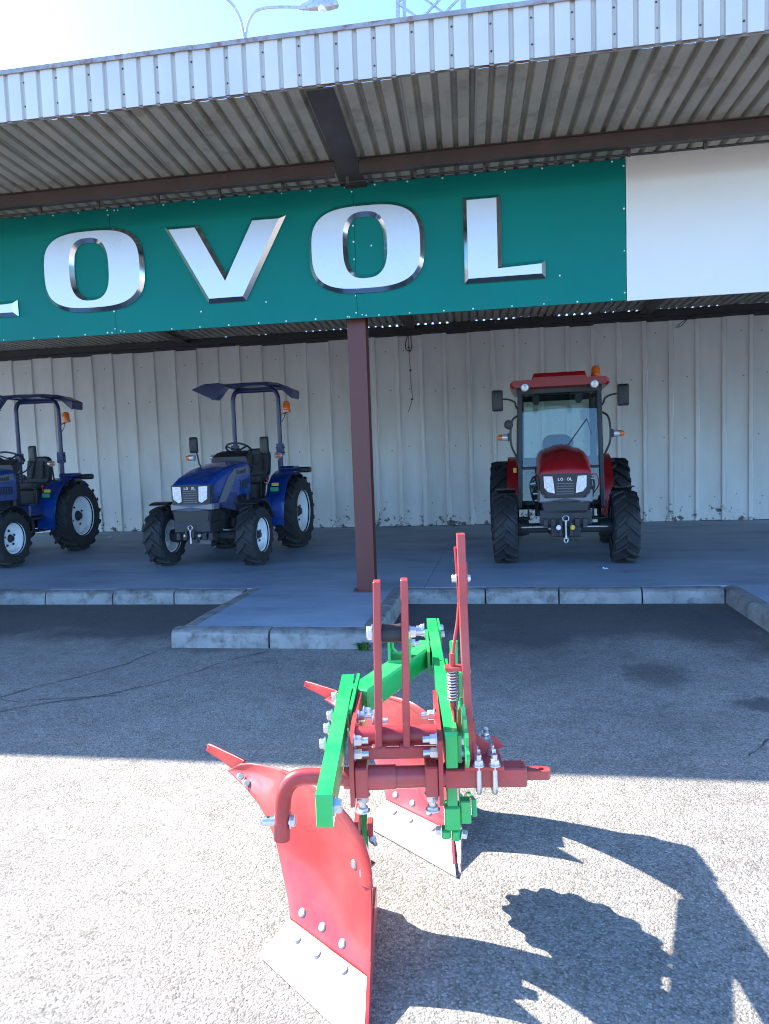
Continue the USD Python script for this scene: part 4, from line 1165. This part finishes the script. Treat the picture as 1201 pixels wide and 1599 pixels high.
def blue_tractor(label, loc, rotz):
    t = thing('tractor', label, 'tractor', loc, rotz, 'blue open tractors under the canopy')
    for sx in (-1, 1):
        wheel(t, sx * .655, 0, .415, .27, .222, 15, sx, 'white_rim')
        wheel(t, sx * .605, 1.85, .585, .34, .325, 17, sx, 'white_rim', hubn=4)
    # front axle, weight frame, engine and gearbox
    obj('front_axle', cat([bx(-.50, .50, -.07, .07, .36, .47, .02), bx(-.16, .16, -.12, .12, .33, .52, .03)] + [T(lathe([(.001, -.09), (.085, -.08), (.10, 0), (.085, .08), (.001, .09)], 0, 18), s * .47, 0, .41) for s in (-1, 1)]), 'cast_black', t)
    obj('front_frame', cat([bx(-.20, .20, -.46, .05, .46, .62, .02), bx(-.25, .25, -.50, -.44, .50, .66, .01)] + [bx(-.22 + k * .09, -.16 + k * .09, -.52, -.46, .40, .50, .008) for k in range(6)]), 'cast_black', t)
    hk = obj('tow_hitch', cat([bx(-.06, -.035, -.58, -.50, .44, .52), bx(.035, .06, -.58, -.50, .44, .52)]), 'cast_black', t)
    obj('tow_pin', cat([rod((0, -.55, .36), (0, -.55, .54), .013, 12), tube([(.0 + .03 * math.cos(a), -.55, .565 + .03 * math.sin(a)) for a in np.linspace(0, 2 * np.pi, 14, endpoint=False)], .006, 6, closed=True)]), 'zinc', hk)
    for sx in (-.10, .10):
        obj('front_bolt', hexbolt((sx, -.50, .46), (0, -1, 0), af=.034, hh=.02), 'zinc', hk)
    obj('engine', cat([bx(-.20, .20, .05, .80, .48, .95, .03), bx(-.27, -.20, .15, .55, .60, .80, .02), bx(.20, .26, .10, .45, .70, .88, .02)] + [T(lathe([(.001, -.06), (.05, -.06), (.05, .06), (.001, .06)], 2, 16), s * .25, y, z) for s, y, z in ((1, .5, .62), (1, .62, .62), (-1, .65, .66), (1, .25, .56))]), 'cast_black', t)
    obj('gearbox', cat([bx(-.17, .17, .75, 1.95, .42, .82, .03), bx(-.52, .52, 1.72, 1.98, .46, .70, .03)]), 'cast_black', t)
    for hp_, hr_ in (([(.24, .1, .95), (.30, .25, .80), (.27, .4, .62), (.22, .55, .55)], .014), ([(.22, .6, .9), (.31, .7, .7), (.28, .8, .52)], .012), ([(-.22, .6, .9), (-.30, .7, .7), (-.28, .8, .52)], .012)):
        obj('hose', tube(smooth_path(hp_, 5), hr_, 7), 'rubber_black', t)
    obj('steering_rod', cat([rod((-.45, .12, .42), (.45, .12, .42), .014, 10), rod((.10, -.02, .50), (.44, .10, .44), .012, 10)]), 'zinc', t)
    # hood
    hd = obj('hood', hood([(-.465, .262, 1.02, 1.105, .06, .01), (-.44, .285, 1.00, 1.155, .08, .012), (-.30, .295, .99, 1.225, .10, .018), (.05, .302, .98, 1.315, .10, .022), (.45, .305, .98, 1.375, .10, .024), (.80, .305, .98, 1.400, .10, .024)]), 'blue_paint', t, smooth=40)
    obj('hood_lower', loft([[(x * s, y, z) for x, z in ((hw, z1), (-hw, z1), (-hw, z0), (hw, z0))] for y, hw, z0, z1, s in ((-.47, .275, .86, 1.03, 1), (-.2, .297, .80, 1.0, 1), (.25, .300, .72, .985, 1), (.30, .300, .95, .985, 1))]), 'dark_blue_paint', t, smooth=20)
    obj('hood_tail', bx(-.303, .303, .30, .80, .93, .985), 'blue_paint', t)
    fr = obj('grille', loft([[(x, y, z) for x, z in ((hw, 1.115), (-hw, 1.115), (-hw * .96, .86), (hw * .96, .86))] for y, hw in ((-.505, .225), (-.485, .275), (-.40, .294))]), 'black_plastic', t, smooth=20)
    for k in range(6):
        obj('grille_slat', bx(-.095, .095, -.5075, -.503, .885 + k * .03, .893 + k * .03), 'grey_panel', fr)
    for s in (-1, 1):
        q = np.array([(s * .125, 1.095), (s * .245, 1.100), (s * .235, .935), (s * .16, .885), (s * .120, .905)])
        hl = obj('headlight', prism(q[::-s] if s > 0 else q, 1, -.512, -.47), 'clear_lens', t, smooth=20)
        for z in (1.045, .955):
            obj('bulb', T(R(lathe([(.001, -.012), (.026, -.010), (.034, .0), (.034, .01)], 1, 18), 0, (1, 0, 0)), s * (.185 if z > 1 else .178), -.508, z), 'white_paint', hl)
        # grey slanting side panel with its lettering strip
        pts = [(-.33, .87), (-.10, .87), (.28, 1.20), (.74, 1.235), (.74, 1.335), (.24, 1.30), (.02, 1.20)]
        sp_ = obj('side_panel', prism(pts, 0, s * .3055 - .004, s * .3055 + .004), 'grey_panel', t)
        y = .30
        for k, wd in enumerate((.035, .02, .028, .03, .022, .028, .034, .03)):
            obj('decal', bx(s * .3055 - .0052, s * .3055 + .0052, y, y + wd, 1.222 + .03 * (y - .3), 1.222 + .03 * (y - .3) + (.075 if k in (0, 7) else .05)), 'black_plastic', sp_)
            y += wd + .014
        for k in range(5):
            obj('vent', bx(s * .306 - .003, s * .306 + .003, .42 + k * .06, .45 + k * .06, 1.02, 1.14), 'black_plastic', t)
    obj('bumper_bar', loft([[(x, y + .05 * (x / .3) ** 2, z) for x, z in ((hw, .868), (hw * .5, .868), (0, .868), (-hw * .5, .868), (-hw, .868), (-hw, .795), (-hw * .5, .782), (0, .780), (hw * .5, .782), (hw, .795))] for y, hw in ((-.535, .285), (-.515, .303), (-.36, .307))]), 'silver_panel', t, smooth=30)
    obj('lower_grille', loft([[(x, y, z) for x, z in ((hw, .782), (-hw, .782), (-hw * .9, .64), (hw * .9, .64))] for y, hw in ((-.51, .25), (-.48, .28), (-.25, .29))]), 'black_plastic', t, smooth=20)
    lettering(fr, 'LOVOL', .030, (0, -.508, 1.058), ['letter_white', 'letter_white', 'letter_red', 'letter_white', 'letter_white'])
    # front mudguards
    for s in (-1, 1):
        g = np.array([[(s * .655 + x, .47 * math.cos(a) + .0, .41 + .47 * math.sin(a)) for x in (-.13, -.05, .05, .13)] for a in np.linspace(math.radians(25), math.radians(112), 12)])
        mg = obj('mudguard', sheet(g, .008), 'black_plastic', t)
        obj('mudguard_stay', cat([bar((s * .40, .06, .60), (s * .62, .06, .875), .03, .012)]), 'cast_black', mg)
    # dash, wheel, seat, platform
    obj('dashboard', cat([loft([[(x * w, y, z + dz) for x, z in rrect(1, .20, .07)] for y, w, dz in ((.78, .56, 1.37), (.90, .56, 1.43), (1.02, .46, 1.46), (1.06, .36, 1.46))]), bx(-.26, .26, .80, .98, .70, 1.36, .03)]), 'black_plastic', t)
    steering(t, (0, 1.16, 1.585), -28)
    seat(t, 1.62, 1.06)
    obj('platform', cat([bx(-.50, .50, .85, 1.62, .60, .635), bx(-.50, -.30, .86, 1.3, .40, .43), bx(.30, .50, .86, 1.3, .40, .43), bx(.44, .47, .9, .94, .42, .62), bx(-.47, -.44, .9, .94, .42, .62)]), 'cast_black', t)
    obj('battery_box', bx(.22, .46, .86, 1.22, .64, .84, .02), 'dark_blue_paint', t)
    obj('fuel_tank', bx(-.46, -.22, .86, 1.22, .64, .84, .02), 'dark_blue_paint', t)
    for i, (x, y, z, a) in enumerate(((.24, 1.35, .95, .10), (.30, 1.45, .98, .12), (-.25, 1.35, .95, -.1), (.34, 1.22, .92, .14))):
        obj('control_lever', cat([rod((x, y, z - .3), (x + a * .4, y - .05, z + .12), .008, 8), ball((x + a * .4, y - .05, z + .13), .022)]), ('letter_red' if i == 1 else 'black_plastic'), t)
    # rear fenders
    for s in (-1, 1):
        ang = np.radians(np.array([-14, 5, 25, 45, 62, 80, 98, 116, 130]))
        prof = [(1.85 - (.66 if a < 1.2 else .66) * math.cos(a), .57 + .66 * math.sin(a)) for a in ang]
        prof[0] = (1.18, .42); prof[1] = (1.19, .62)
        g = np.array([[(s * x, y, z - dz) for x, dz in ((.36, 0), (.50, 0), (.62, .0), (.66, .02))] for y, z in prof])
        fd = obj('fender', sheet(g, .008), 'blue_paint', t, smooth=40)
        wall_ = [(y, z) for y, z in prof] + [(2.27, .90), (1.85, .70), (1.35, .60)]
        obj('fender_wall', prism(wall_, 0, s * .365 - .006, s * .365 + .006), 'blue_paint', fd)
        obj('fender_box', bx(s * .52 - .13, s * .52 + .13, 1.78, 2.12, 1.225, 1.30, .03), 'dark_blue_paint', fd)
        obj('rear_lamp_bar', cat([bx(s * .62 - .18, s * .62 + .20, 2.05, 2.18, 1.185, 1.275, .02)]), 'black_plastic', fd)
        obj('sticker', T(R(bx(-.055, .055, -.002, .002, -.025, .022), 0, (0, 0, 1)), s * .52, 1.250, 1.035), 'yellow_sticker', fd)
        obj('sticker', T(bx(-.065, .065, -.002, .002, -.035, .028), s * .515, 1.218, .965), 'green_sticker', fd)
        front_indicator(t, (s * .53, 1.40, 1.47))
        obj('indicator_stalk', cat([bar((s * .53, 1.42, 1.40), (s * .50, 1.50, 1.18), .02, .02)]), 'black_plastic', t)
        mx = s * .62 if s < 0 else .36
        if s < 0:
            mirror(t, (-.52, .72, 1.66), .125, .235, 8)
            obj('mirror_arm', tube(smooth_path([(-.31, .70, 1.34), (-.42, .70, 1.36), (-.46, .72, 1.48), (-.50, .74, 1.62)], 5), .012, 8), 'black_plastic', t)
            indicator(t, (-.50, .70, 1.475), -1)
        else:
            mirror(t, (.46, 1.02, 1.62), .14, .27, -14)
            obj('mirror_arm', tube(smooth_path([(.30, .82, 1.32), (.40, .90, 1.36), (.45, 1.0, 1.48), (.46, 1.05, 1.60)], 5), .012, 8), 'black_plastic', t)
    # roll bar with canopy
    yr = 1.93
    rb_ = smooth_path([(-.385, yr, 1.10), (-.385, yr, 1.5), (-.385, yr, 1.9), (-.385, yr, 2.33), (-.375, yr, 2.43), (-.335, yr, 2.505), (-.26, yr, 2.525), (0, yr, 2.525), (.26, yr, 2.525), (.335, yr, 2.505), (.375, yr, 2.43), (.385, yr, 2.33), (.385, yr, 1.9), (.385, yr, 1.5), (.385, yr, 1.10)], 5)
    ro = obj('roll_bar', tube(rb_, .036, 12), 'dark_blue_paint', t, smooth=60)
    for s in (-1, 1):
        obj('hinge_block', cat([bx(s * .385 - .05, s * .385 + .05, yr - .055, yr + .055, 1.48, 1.66, .006), rod((s * .385 - .075, yr, 1.60), (s * .385 + .075, yr, 1.60), .014, 10), rod((s * .385 - .075, yr, 1.52), (s * .385 + .075, yr, 1.52), .012, 10)]), 'dark_blue_paint', ro)
    g = np.array([[(x, y, z + .012 * (1 - (x / .45) ** 2)) for x in (-.45, -.30, 0, .30, .42)] for y, z in ((1.44, 2.575), (1.50, 2.60), (1.9, 2.618), (2.25, 2.60), (2.32, 2.57))])
    cr_ = obj('canopy_roof', sheet(g[::-1], .03), 'dark_blue_paint', t, smooth=40)
    obj('canopy_flap', prism([(-.86, 2.540), (-.64, 2.618), (-.40, 2.625), (-.28, 2.560), (-.32, 2.536), (-.42, 2.423), (-.47, 2.372), (-.507, 2.368)], 1, 1.44, 1.62), 'dark_blue_paint', cr_, smooth=30)
    obj('canopy_flap', prism([(.25, 2.612), (.41, 2.612), (.61, 2.520), (.625, 2.50), (.615, 2.39), (.595, 2.378), (.40, 2.555), (.25, 2.575)], 1, 1.97, 2.30), 'dark_blue_paint', cr_, smooth=30)
    obj('canopy_bracket', cat([bx(-.34, -.28, yr - .3, yr + .3, 2.555, 2.58), bx(.28, .34, yr - .3, yr + .3, 2.555, 2.58), bx(-.30, .30, yr - .04, yr + .04, 2.545, 2.57)]), 'dark_blue_paint', t)
    beacon(t, (.52, 1.93, 2.19))
    obj('beacon_arm', cat([bar((.40, 1.93, 2.12), (.52, 1.93, 2.155), .03, .012), tube(smooth_path([(.50, 1.93, 2.15), (.46, 1.93, 2.05), (.41, 1.94, 2.00)], 4), .006, 6)]), 'black_plastic', t)
    # lift arms behind
    obj('lift_arms', cat([bar((s * .30, 2.0, .45), (s * .36, 2.55, .38), .03, .06) for s in (-1, 1)] + [bar((s * .2, 2.0, .9), (s * .28, 2.35, .85), .04, .05) for s in (-1, 1)]), 'cast_black', t)
    obj('number_plate', bx(.0, .16, -.30, -.29, .33, .40), 'grey_panel', t)
    return t


blue_tractor('blue open tractor with white wheel rims, fully visible, left of the brown post', (-3.94, 9.27, SLAB), -2.4)
b2 = dup(stage.GetPrimAtPath('/World/tractor'), (-7.67, 9.27, SLAB), 1.6, 'blue tractor at the left picture edge with its nose cut off')


def red_tractor():
    t = thing('tractor', 'red cab tractor facing forward, right of the brown post', 'tractor', (.775, 9.19, SLAB), -2.6)
    for sx in (-1, 1):
        wheel(t, sx * .715, 0, .445, .315, .24, 16, sx, 'silver_panel', yaw=0)
        wheel(t, sx * .80, 1.98, .635, .40, .37, 18, sx, 'silver_panel')
    obj('front_axle', cat([bx(-.56, .56, -.08, .08, .38, .49, .02), bx(-.20, .20, -.14, .14, .36, .56, .03)] + [T(lathe([(.001, -.10), (.09, -.09), (.11, 0), (.09, .09), (.001, .10)], 0, 18), s * .52, 0, .44) for s in (-1, 1)]), 'cast_black', t)
    obj('steering_rod', cat([rod((-.52, -.10, .455), (-.18, -.12, .46), .014, 10), rod((.18, -.12, .46), (.52, -.10, .455), .014, 10), bx(-.2, .2, -.16, -.08, .42, .5, .01)]), 'zinc', t)
    obj('front_frame', cat([bx(-.22, .22, -.48, .05, .48, .66, .02), bx(-.30, .30, -.52, -.46, .52, .70, .01)] + [bx(-.26 + k * .09, -.20 + k * .09, -.56, -.50, .50, .60, .008) for k in range(6)]), 'cast_black', t)
    hk = obj('tow_hitch', cat([bx(-.075, -.045, -.62, -.52, .40, .56), bx(.045, .075, -.62, -.52, .40, .56), bx(-.17, .17, -.54, -.50, .38, .56, .01)]), 'cast_black', t)
    obj('tow_pin', cat([rod((0, -.58, .36), (0, -.58, .58), .015, 12), tube([(.035 * math.cos(a), -.58, .60 + .035 * math.sin(a)) for a in np.linspace(0, 2 * np.pi, 14, endpoint=False)], .006, 6, closed=True), tube([(.022 * math.cos(a), -.58, .345 + .03 * math.sin(a)) for a in np.linspace(0, 2 * np.pi, 14, endpoint=False)], .007, 6, closed=True)]), 'zinc', hk)
    obj('front_bolt', hexbolt((-.085, -.63, .50), (0, -1, 0), af=.040, hh=.02), 'white_paint', hk)
    obj('front_bolt', hexbolt((.075, -.63, .50), (0, -1, 0), af=.040, hh=.02), 'yellow_sticker', hk)
    obj('engine', cat([bx(-.24, .24, .05, .95, .52, 1.02, .03), bx(-.36, -.24, .20, .60, .72, .95, .03), bx(.24, .35, .15, .5, .80, 1.0, .03), bx(-.34, -.25, .65, .9, .6, .82, .02)] + [T(lathe([(.001, -.08), (.05, -.08), (.05, .08), (.001, .08)], 2, 16), s * .30, y, z) for s, y, z in ((1, .62, .70), (-1, .15, .65), (1, .8, .85))]), 'cast_black', t)
    for q, (p, r) in enumerate((((-.37, .25, .98), .035), ((-.34, .12, .86), .03), ((.37, .3, 1.03), .03), ((-.36, .45, 1.10), .025), ((-.33, .02, .78), .022), ((.36, .55, .92), .03))):
        obj('engine_fitting', cat([rod((p[0] - r, p[1] - .03, p[2]), (p[0] + r, p[1] - .03, p[2]), r * .5, 12), ball(p, r * .7)]), 'zinc', t)
    for s in (-1, 1):
        obj('hose', tube(smooth_path([(s * .26, .05, 1.02), (s * .36, .1, .92), (s * .34, .2, .75), (s * .26, .3, .62)], 5), .016, 8), 'rubber_black', t)
        obj('hose', tube(smooth_path([(s * .28, .5, 1.1), (s * .40, .45, 1.0), (s * .38, .4, .8), (s * .3, .3, .7)], 5), .012, 8), 'rubber_black', t)
    obj('wiring', cat([tube(smooth_path([(.28, .3, 1.05), (.42, .28, 1.08), (.45, .3, .95), (.40, .35, .85)], 5), .008, 6)]), 'letter_red', t)
    obj('gearbox', cat([bx(-.19, .19, .85, 2.1, .46, .85, .03), bx(-.62, .62, 1.84, 2.12, .52, .78, .03)]), 'cast_black', t)
    # hood
    obj('hood', hood([(-.49, .290, 1.09, 1.135, .04, .01), (-.47, .300, 1.07, 1.20, .09, .02), (-.36, .308, 1.05, 1.285, .13, .03), (-.10, .315, 1.02, 1.365, .15, .04), (.35, .322, 1.0, 1.415, .15, .05), (.82, .325, 1.0, 1.435, .15, .05)]), 'tractor_red', t, smooth=45)
    fr = obj('grille', loft([[(x, y, z) for x, z in ((hw, 1.125), (-hw, 1.125), (-hw, .90), (-hw * .82, .84), (hw * .82, .84), (hw, .90))] for y, hw in ((-.535, .235), (-.515, .285), (-.42, .305))]), 'black_plastic', t, smooth=20)
    for k in range(5):
        obj('grille_slat', bx(-.10, .10, -.5375, -.533, .885 + k * .03, .892 + k * .03), 'grey_panel', fr)
    for s in (-1, 1):
        q = np.array([(s * .145, 1.095), (s * .245, 1.10), (s * .240, .965), (s * .20, .915), (s * .120, .895), (s * .128, 1.0)])
        hl = obj('headlight', prism(Polygon(q).buffer(0), 1, -.545, -.50), 'clear_lens', t, smooth=20)
        for z, x in ((1.045, .195), (.950, .185)):
            obj('bulb', T(lathe([(.001, -.014), (.024, -.010), (.032, .0), (.032, .01)], 1, 18), s * x, -.541, z), 'white_paint', hl)
        obj('hood_cheek', prism([(-.46, .80), (.10, .62), (.82, .66), (.82, 1.02), (-.1, 1.04), (-.46, 1.05)], 0, s * .306 - .006, s * .306 + .006), 'black_plastic', t)
    obj('bumper_bar', loft([[(x, y + .06 * (x / .3) ** 2, z) for x, z in ((hw, .93), (hw * .85, .865), (hw * .45, .850), (0, .846), (-hw * .45, .850), (-hw * .85, .865), (-hw, .93), (-hw, .79), (-hw * .72, .785), (-hw * .62, .805), (0, .80), (hw * .62, .805), (hw * .72, .785), (hw, .79))] for y, hw in ((-.565, .290), (-.545, .315), (-.38, .322))]), 'silver_panel', t, smooth=30)
    obj('lower_grille', loft([[(x, y, z) for x, z in ((hw, .80), (-hw, .80), (-hw * .9, .66), (hw * .9, .66))] for y, hw in ((-.52, .27), (-.49, .29), (-.25, .30))]), 'black_plastic', t, smooth=20)
    lettering(fr, 'LOVOL', .031, (0, -.538, 1.045), ['letter_white', 'letter_white', 'letter_red', 'letter_white', 'letter_white'])
    for s in (-1, 1):
        g = np.array([[(s * .715 + x, .50 * math.cos(a), .44 + .50 * math.sin(a)) for x in (-.12, -.05, .05, .12)] for a in np.linspace(math.radians(15), math.radians(100), 12)])
        obj('mudguard', sheet(g, .008), 'black_plastic', t)
    # cab
    yf, yr = .92, 2.35
    zb, zt = .70, 2.20
    def cabx(z):
        return .545 - .02 * (z - .7) / 1.5
    for s in (-1, 1):
        obj('front_pillar', bar((s * .545, yf - .06, .62), (s * .527, yf + .10, zt + .05), .060, .07, up=(0, 1, 0), b=.008), 'black_plastic', t)
        obj('rear_pillar', bar((s * .545, yr, .95), (s * .527, yr, zt + .05), .07, .07, up=(0, 1, 0), b=.008), 'black_plastic', t)
        obj('middle_pillar', bar((s * .60, 1.62, .75), (s * .545, 1.62, zt + .05), .05, .05, up=(0, 1, 0), b=.008), 'black_plastic', t)
        obj('side_glass', prism([(yf + .02, .70), (yr - .04, 1.2), (yr - .04, zt), (yf + .09, zt)], 0, s * .553 - .002, s * .553 + .002), 'cab_glass', t, smooth=False)
        obj('lower_glass', hull([(s * .34, yf - .045, .72), (s * .515, yf - .045, .72), (s * .34, yf - .005, 1.20), (s * .512, yf - .005, 1.20), (s * .34, yf - .041, .72), (s * .515, yf - .041, .72), (s * .34, yf - .001, 1.20), (s * .512, yf - .001, 1.20)]), 'cab_glass', t, smooth=False)
        # handrail with lamp and mirror
        obj('handrail', tube(smooth_path([(s * .55, yf + .06, 1.90), (s * .63, yf + .02, 1.84), (s * .66, yf, 1.70), (s * .655, yf - .01, 1.5), (s * .60, yf - .01, 1.36), (s * .55, yf, 1.25)], 6), .015, 8), 'black_plastic', t)
        indicator(t, (s * .70, yf - .02, 1.60), s)
        obj('lamp_bracket', bx(s * .675 - .025, s * .675 + .025, yf - .02, yf + .02, 1.55, 1.66, .006), 'black_plastic', t)
        obj('mirror_arm', tube(smooth_path([(s * .54, yf + .10, 1.97), (s * .58, yf + .05, 2.02), (s * .60, yf + .02, 2.08), (s * .68, yf, 2.12), (s * .78, yf, 2.13)], 6), .013, 8), 'black_plastic', t)
        mirror(t, (s * .83, yf, 2.11), .15, .29, s * -8)
        # red fender between cab and rear wheel
        ang = np.radians(np.array([-12, 10, 30, 50, 70, 90, 108, 125]))
        prof = [(1.98 - .70 * math.cos(a), .62 + .70 * math.sin(a)) for a in ang]
        g = np.array([[(s * x, y, z) for x in (.575, .66, .74)] for y, z in prof])
        fd = obj('fender', sheet(g, .008), 'tractor_red', t, smooth=40)
        obj('fender_wall', prism(prof + [(2.35, .95), (2.0, .75), (1.45, .55)], 0, s * .580 - .006, s * .580 + .006), 'tractor_red', fd)
        obj('step', cat([bx(s * .52 - .10, s * .52 + .10, .98, 1.2, .44, .47), bx(s * .44 - .012, s * .44 + .012, 1.05, 1.1, .45, .70), bx(s * .60 - .012, s * .60 + .012, 1.05, 1.1, .45, .70)]), 'cast_black', t)
    obj('caution_sticker', bx(-.645, -.60, 1.272, 1.276, 1.10, 1.17), 'yellow_sticker', t)
    obj('round_mirror', T(R(lathe([(.001, -.03), (.05, -.025), (.065, 0), (.06, .012), (.001, .014)], 1, 20), 20, (0, 0, 1)), -.685, yf - .02, 1.775), 'black_plastic', t)
    obj('windscreen', sheet(np.array([[(x, yf - .012 + .11 * (z - 1.18) / 1.04 - .03 * (1 - (x / .5) ** 2), z) for x in np.linspace(-.505, .505, 11)] for z in (1.19, 1.6, 2.06, 2.215)]), .004), 'cab_glass', t, smooth=40)
    obj('windscreen_bottom', bx(-.52, .52, yf - .02, yf + .03, 1.15, 1.19, .008), 'black_plastic', t)
    obj('header', cat([bx(-.56, .56, yf + .06, yf + .16, 2.17, 2.29, .02), bx(-.56, .56, yr - .04, yr + .06, 2.17, 2.27, .02), bx(-.57, -.50, yf + .1, yr, 2.19, 2.27), bx(.50, .57, yf + .1, yr, 2.19, 2.27)]), 'black_plastic', t)
    obj('rear_glass', bx(-.51, .51, yr - .002, yr + .002, 1.30, 2.17), 'cab_glass', t, smooth=False)
    obj('rear_panel', bx(-.56, .56, yr - .03, yr + .03, .62, 1.30, .01), 'black_plastic', t)
    for x in (-.31, .26):
        obj('sun_visor', prism([(x - .045, 2.18), (x + .045, 2.18), (x + .045, 2.07), (x + .025, 2.035), (x - .025, 2.035), (x - .045, 2.07)], 1, yf + .12, yf + .135), 'black_plastic', t)
    obj('interior_mirror', bx(.44, .50, yf + .12, yf + .15, 1.90, 2.10, .02), 'black_plastic', t)
    obj('cab_floor', bx(-.55, .55, yf - .02, yr, .66, .72), 'cast_black', t)
    obj('dashboard', cat([bx(-.24, .24, yf + .02, yf + .22, 1.02, 1.42, .05), bx(-.11, .11, yf + .2, yf + .34, .75, 1.36, .03)]), 'black_plastic', t)
    obj('side_console', cat([bx(.30, .52, 1.25, 1.9, .75, 1.22, .05), bx(-.52, -.30, 1.35, 1.9, .75, 1.12, .05)]), 'black_plastic', t)
    steering(t, (0, yf + .42, 1.50), -32)
    seat(t, 1.72, 1.10)
    obj('wiper', cat([bar((-.0, yf - .06, 1.325), (.36, yf + .03, 1.815), .016, .010, up=(0, 1, 0)), bx(-.04, .04, yf - .055, yf - .03, 1.31, 1.345, .006), bar((.36, yf + .03, 1.815), (.42, yf + .02, 1.60), .006, .006, up=(0, 1, 0))]), 'cable_black', t)
    ro = obj('cab_roof', loft([[(x, y, z) for x, z in ((hw, z0 + .03), (hw - .03, z0), (-hw + .03, z0), (-hw, z0 + .03), (-hw, z0 + .075), (-hw + .03, z0 + .095), (-.38, z0 + .10), (-.33, z0 + .10), (.33, z0 + .10), (.38, z0 + .10), (hw - .03, z0 + .095), (hw, z0 + .075))] for y, hw, z0 in ((yf - .10, .62, 2.265), (yf - .06, .655, 2.255), (yf + .10, .665, 2.25), (yr - .1, .655, 2.25), (yr + .10, .60, 2.26))]), 'tractor_red', t, smooth=30)
    obj('roof_hatch', loft([[(x, y, z) for x, z in ((.37, 2.345), (-.37, 2.345), (-.335, 2.345 + h_), (.335, 2.345 + h_))] for y, h_ in ((yf - .08, .05), (yf - .05, .105), (yr - .3, .12), (yr - .1, .03))]), 'tractor_red', ro, smooth=20)
    for s in (-1, 1):
        wl = obj('work_light', T(lathe([(.001, -.02), (.045, -.018), (.058, .0), (.055, .05)], 1, 22), s * .455, yf - .105, 2.265).apply_transform(np.diag([1, 1, 1, 1])), 'clear_lens', t)
        obj('bulb', T(lathe([(.001, -.006), (.016, -.004), (.018, .004)], 1, 14), s * .455, yf - .122, 2.265), 'white_paint', wl)
    beacon(t, (.49, yf + .12, 2.385))
    return t


red_tractor()
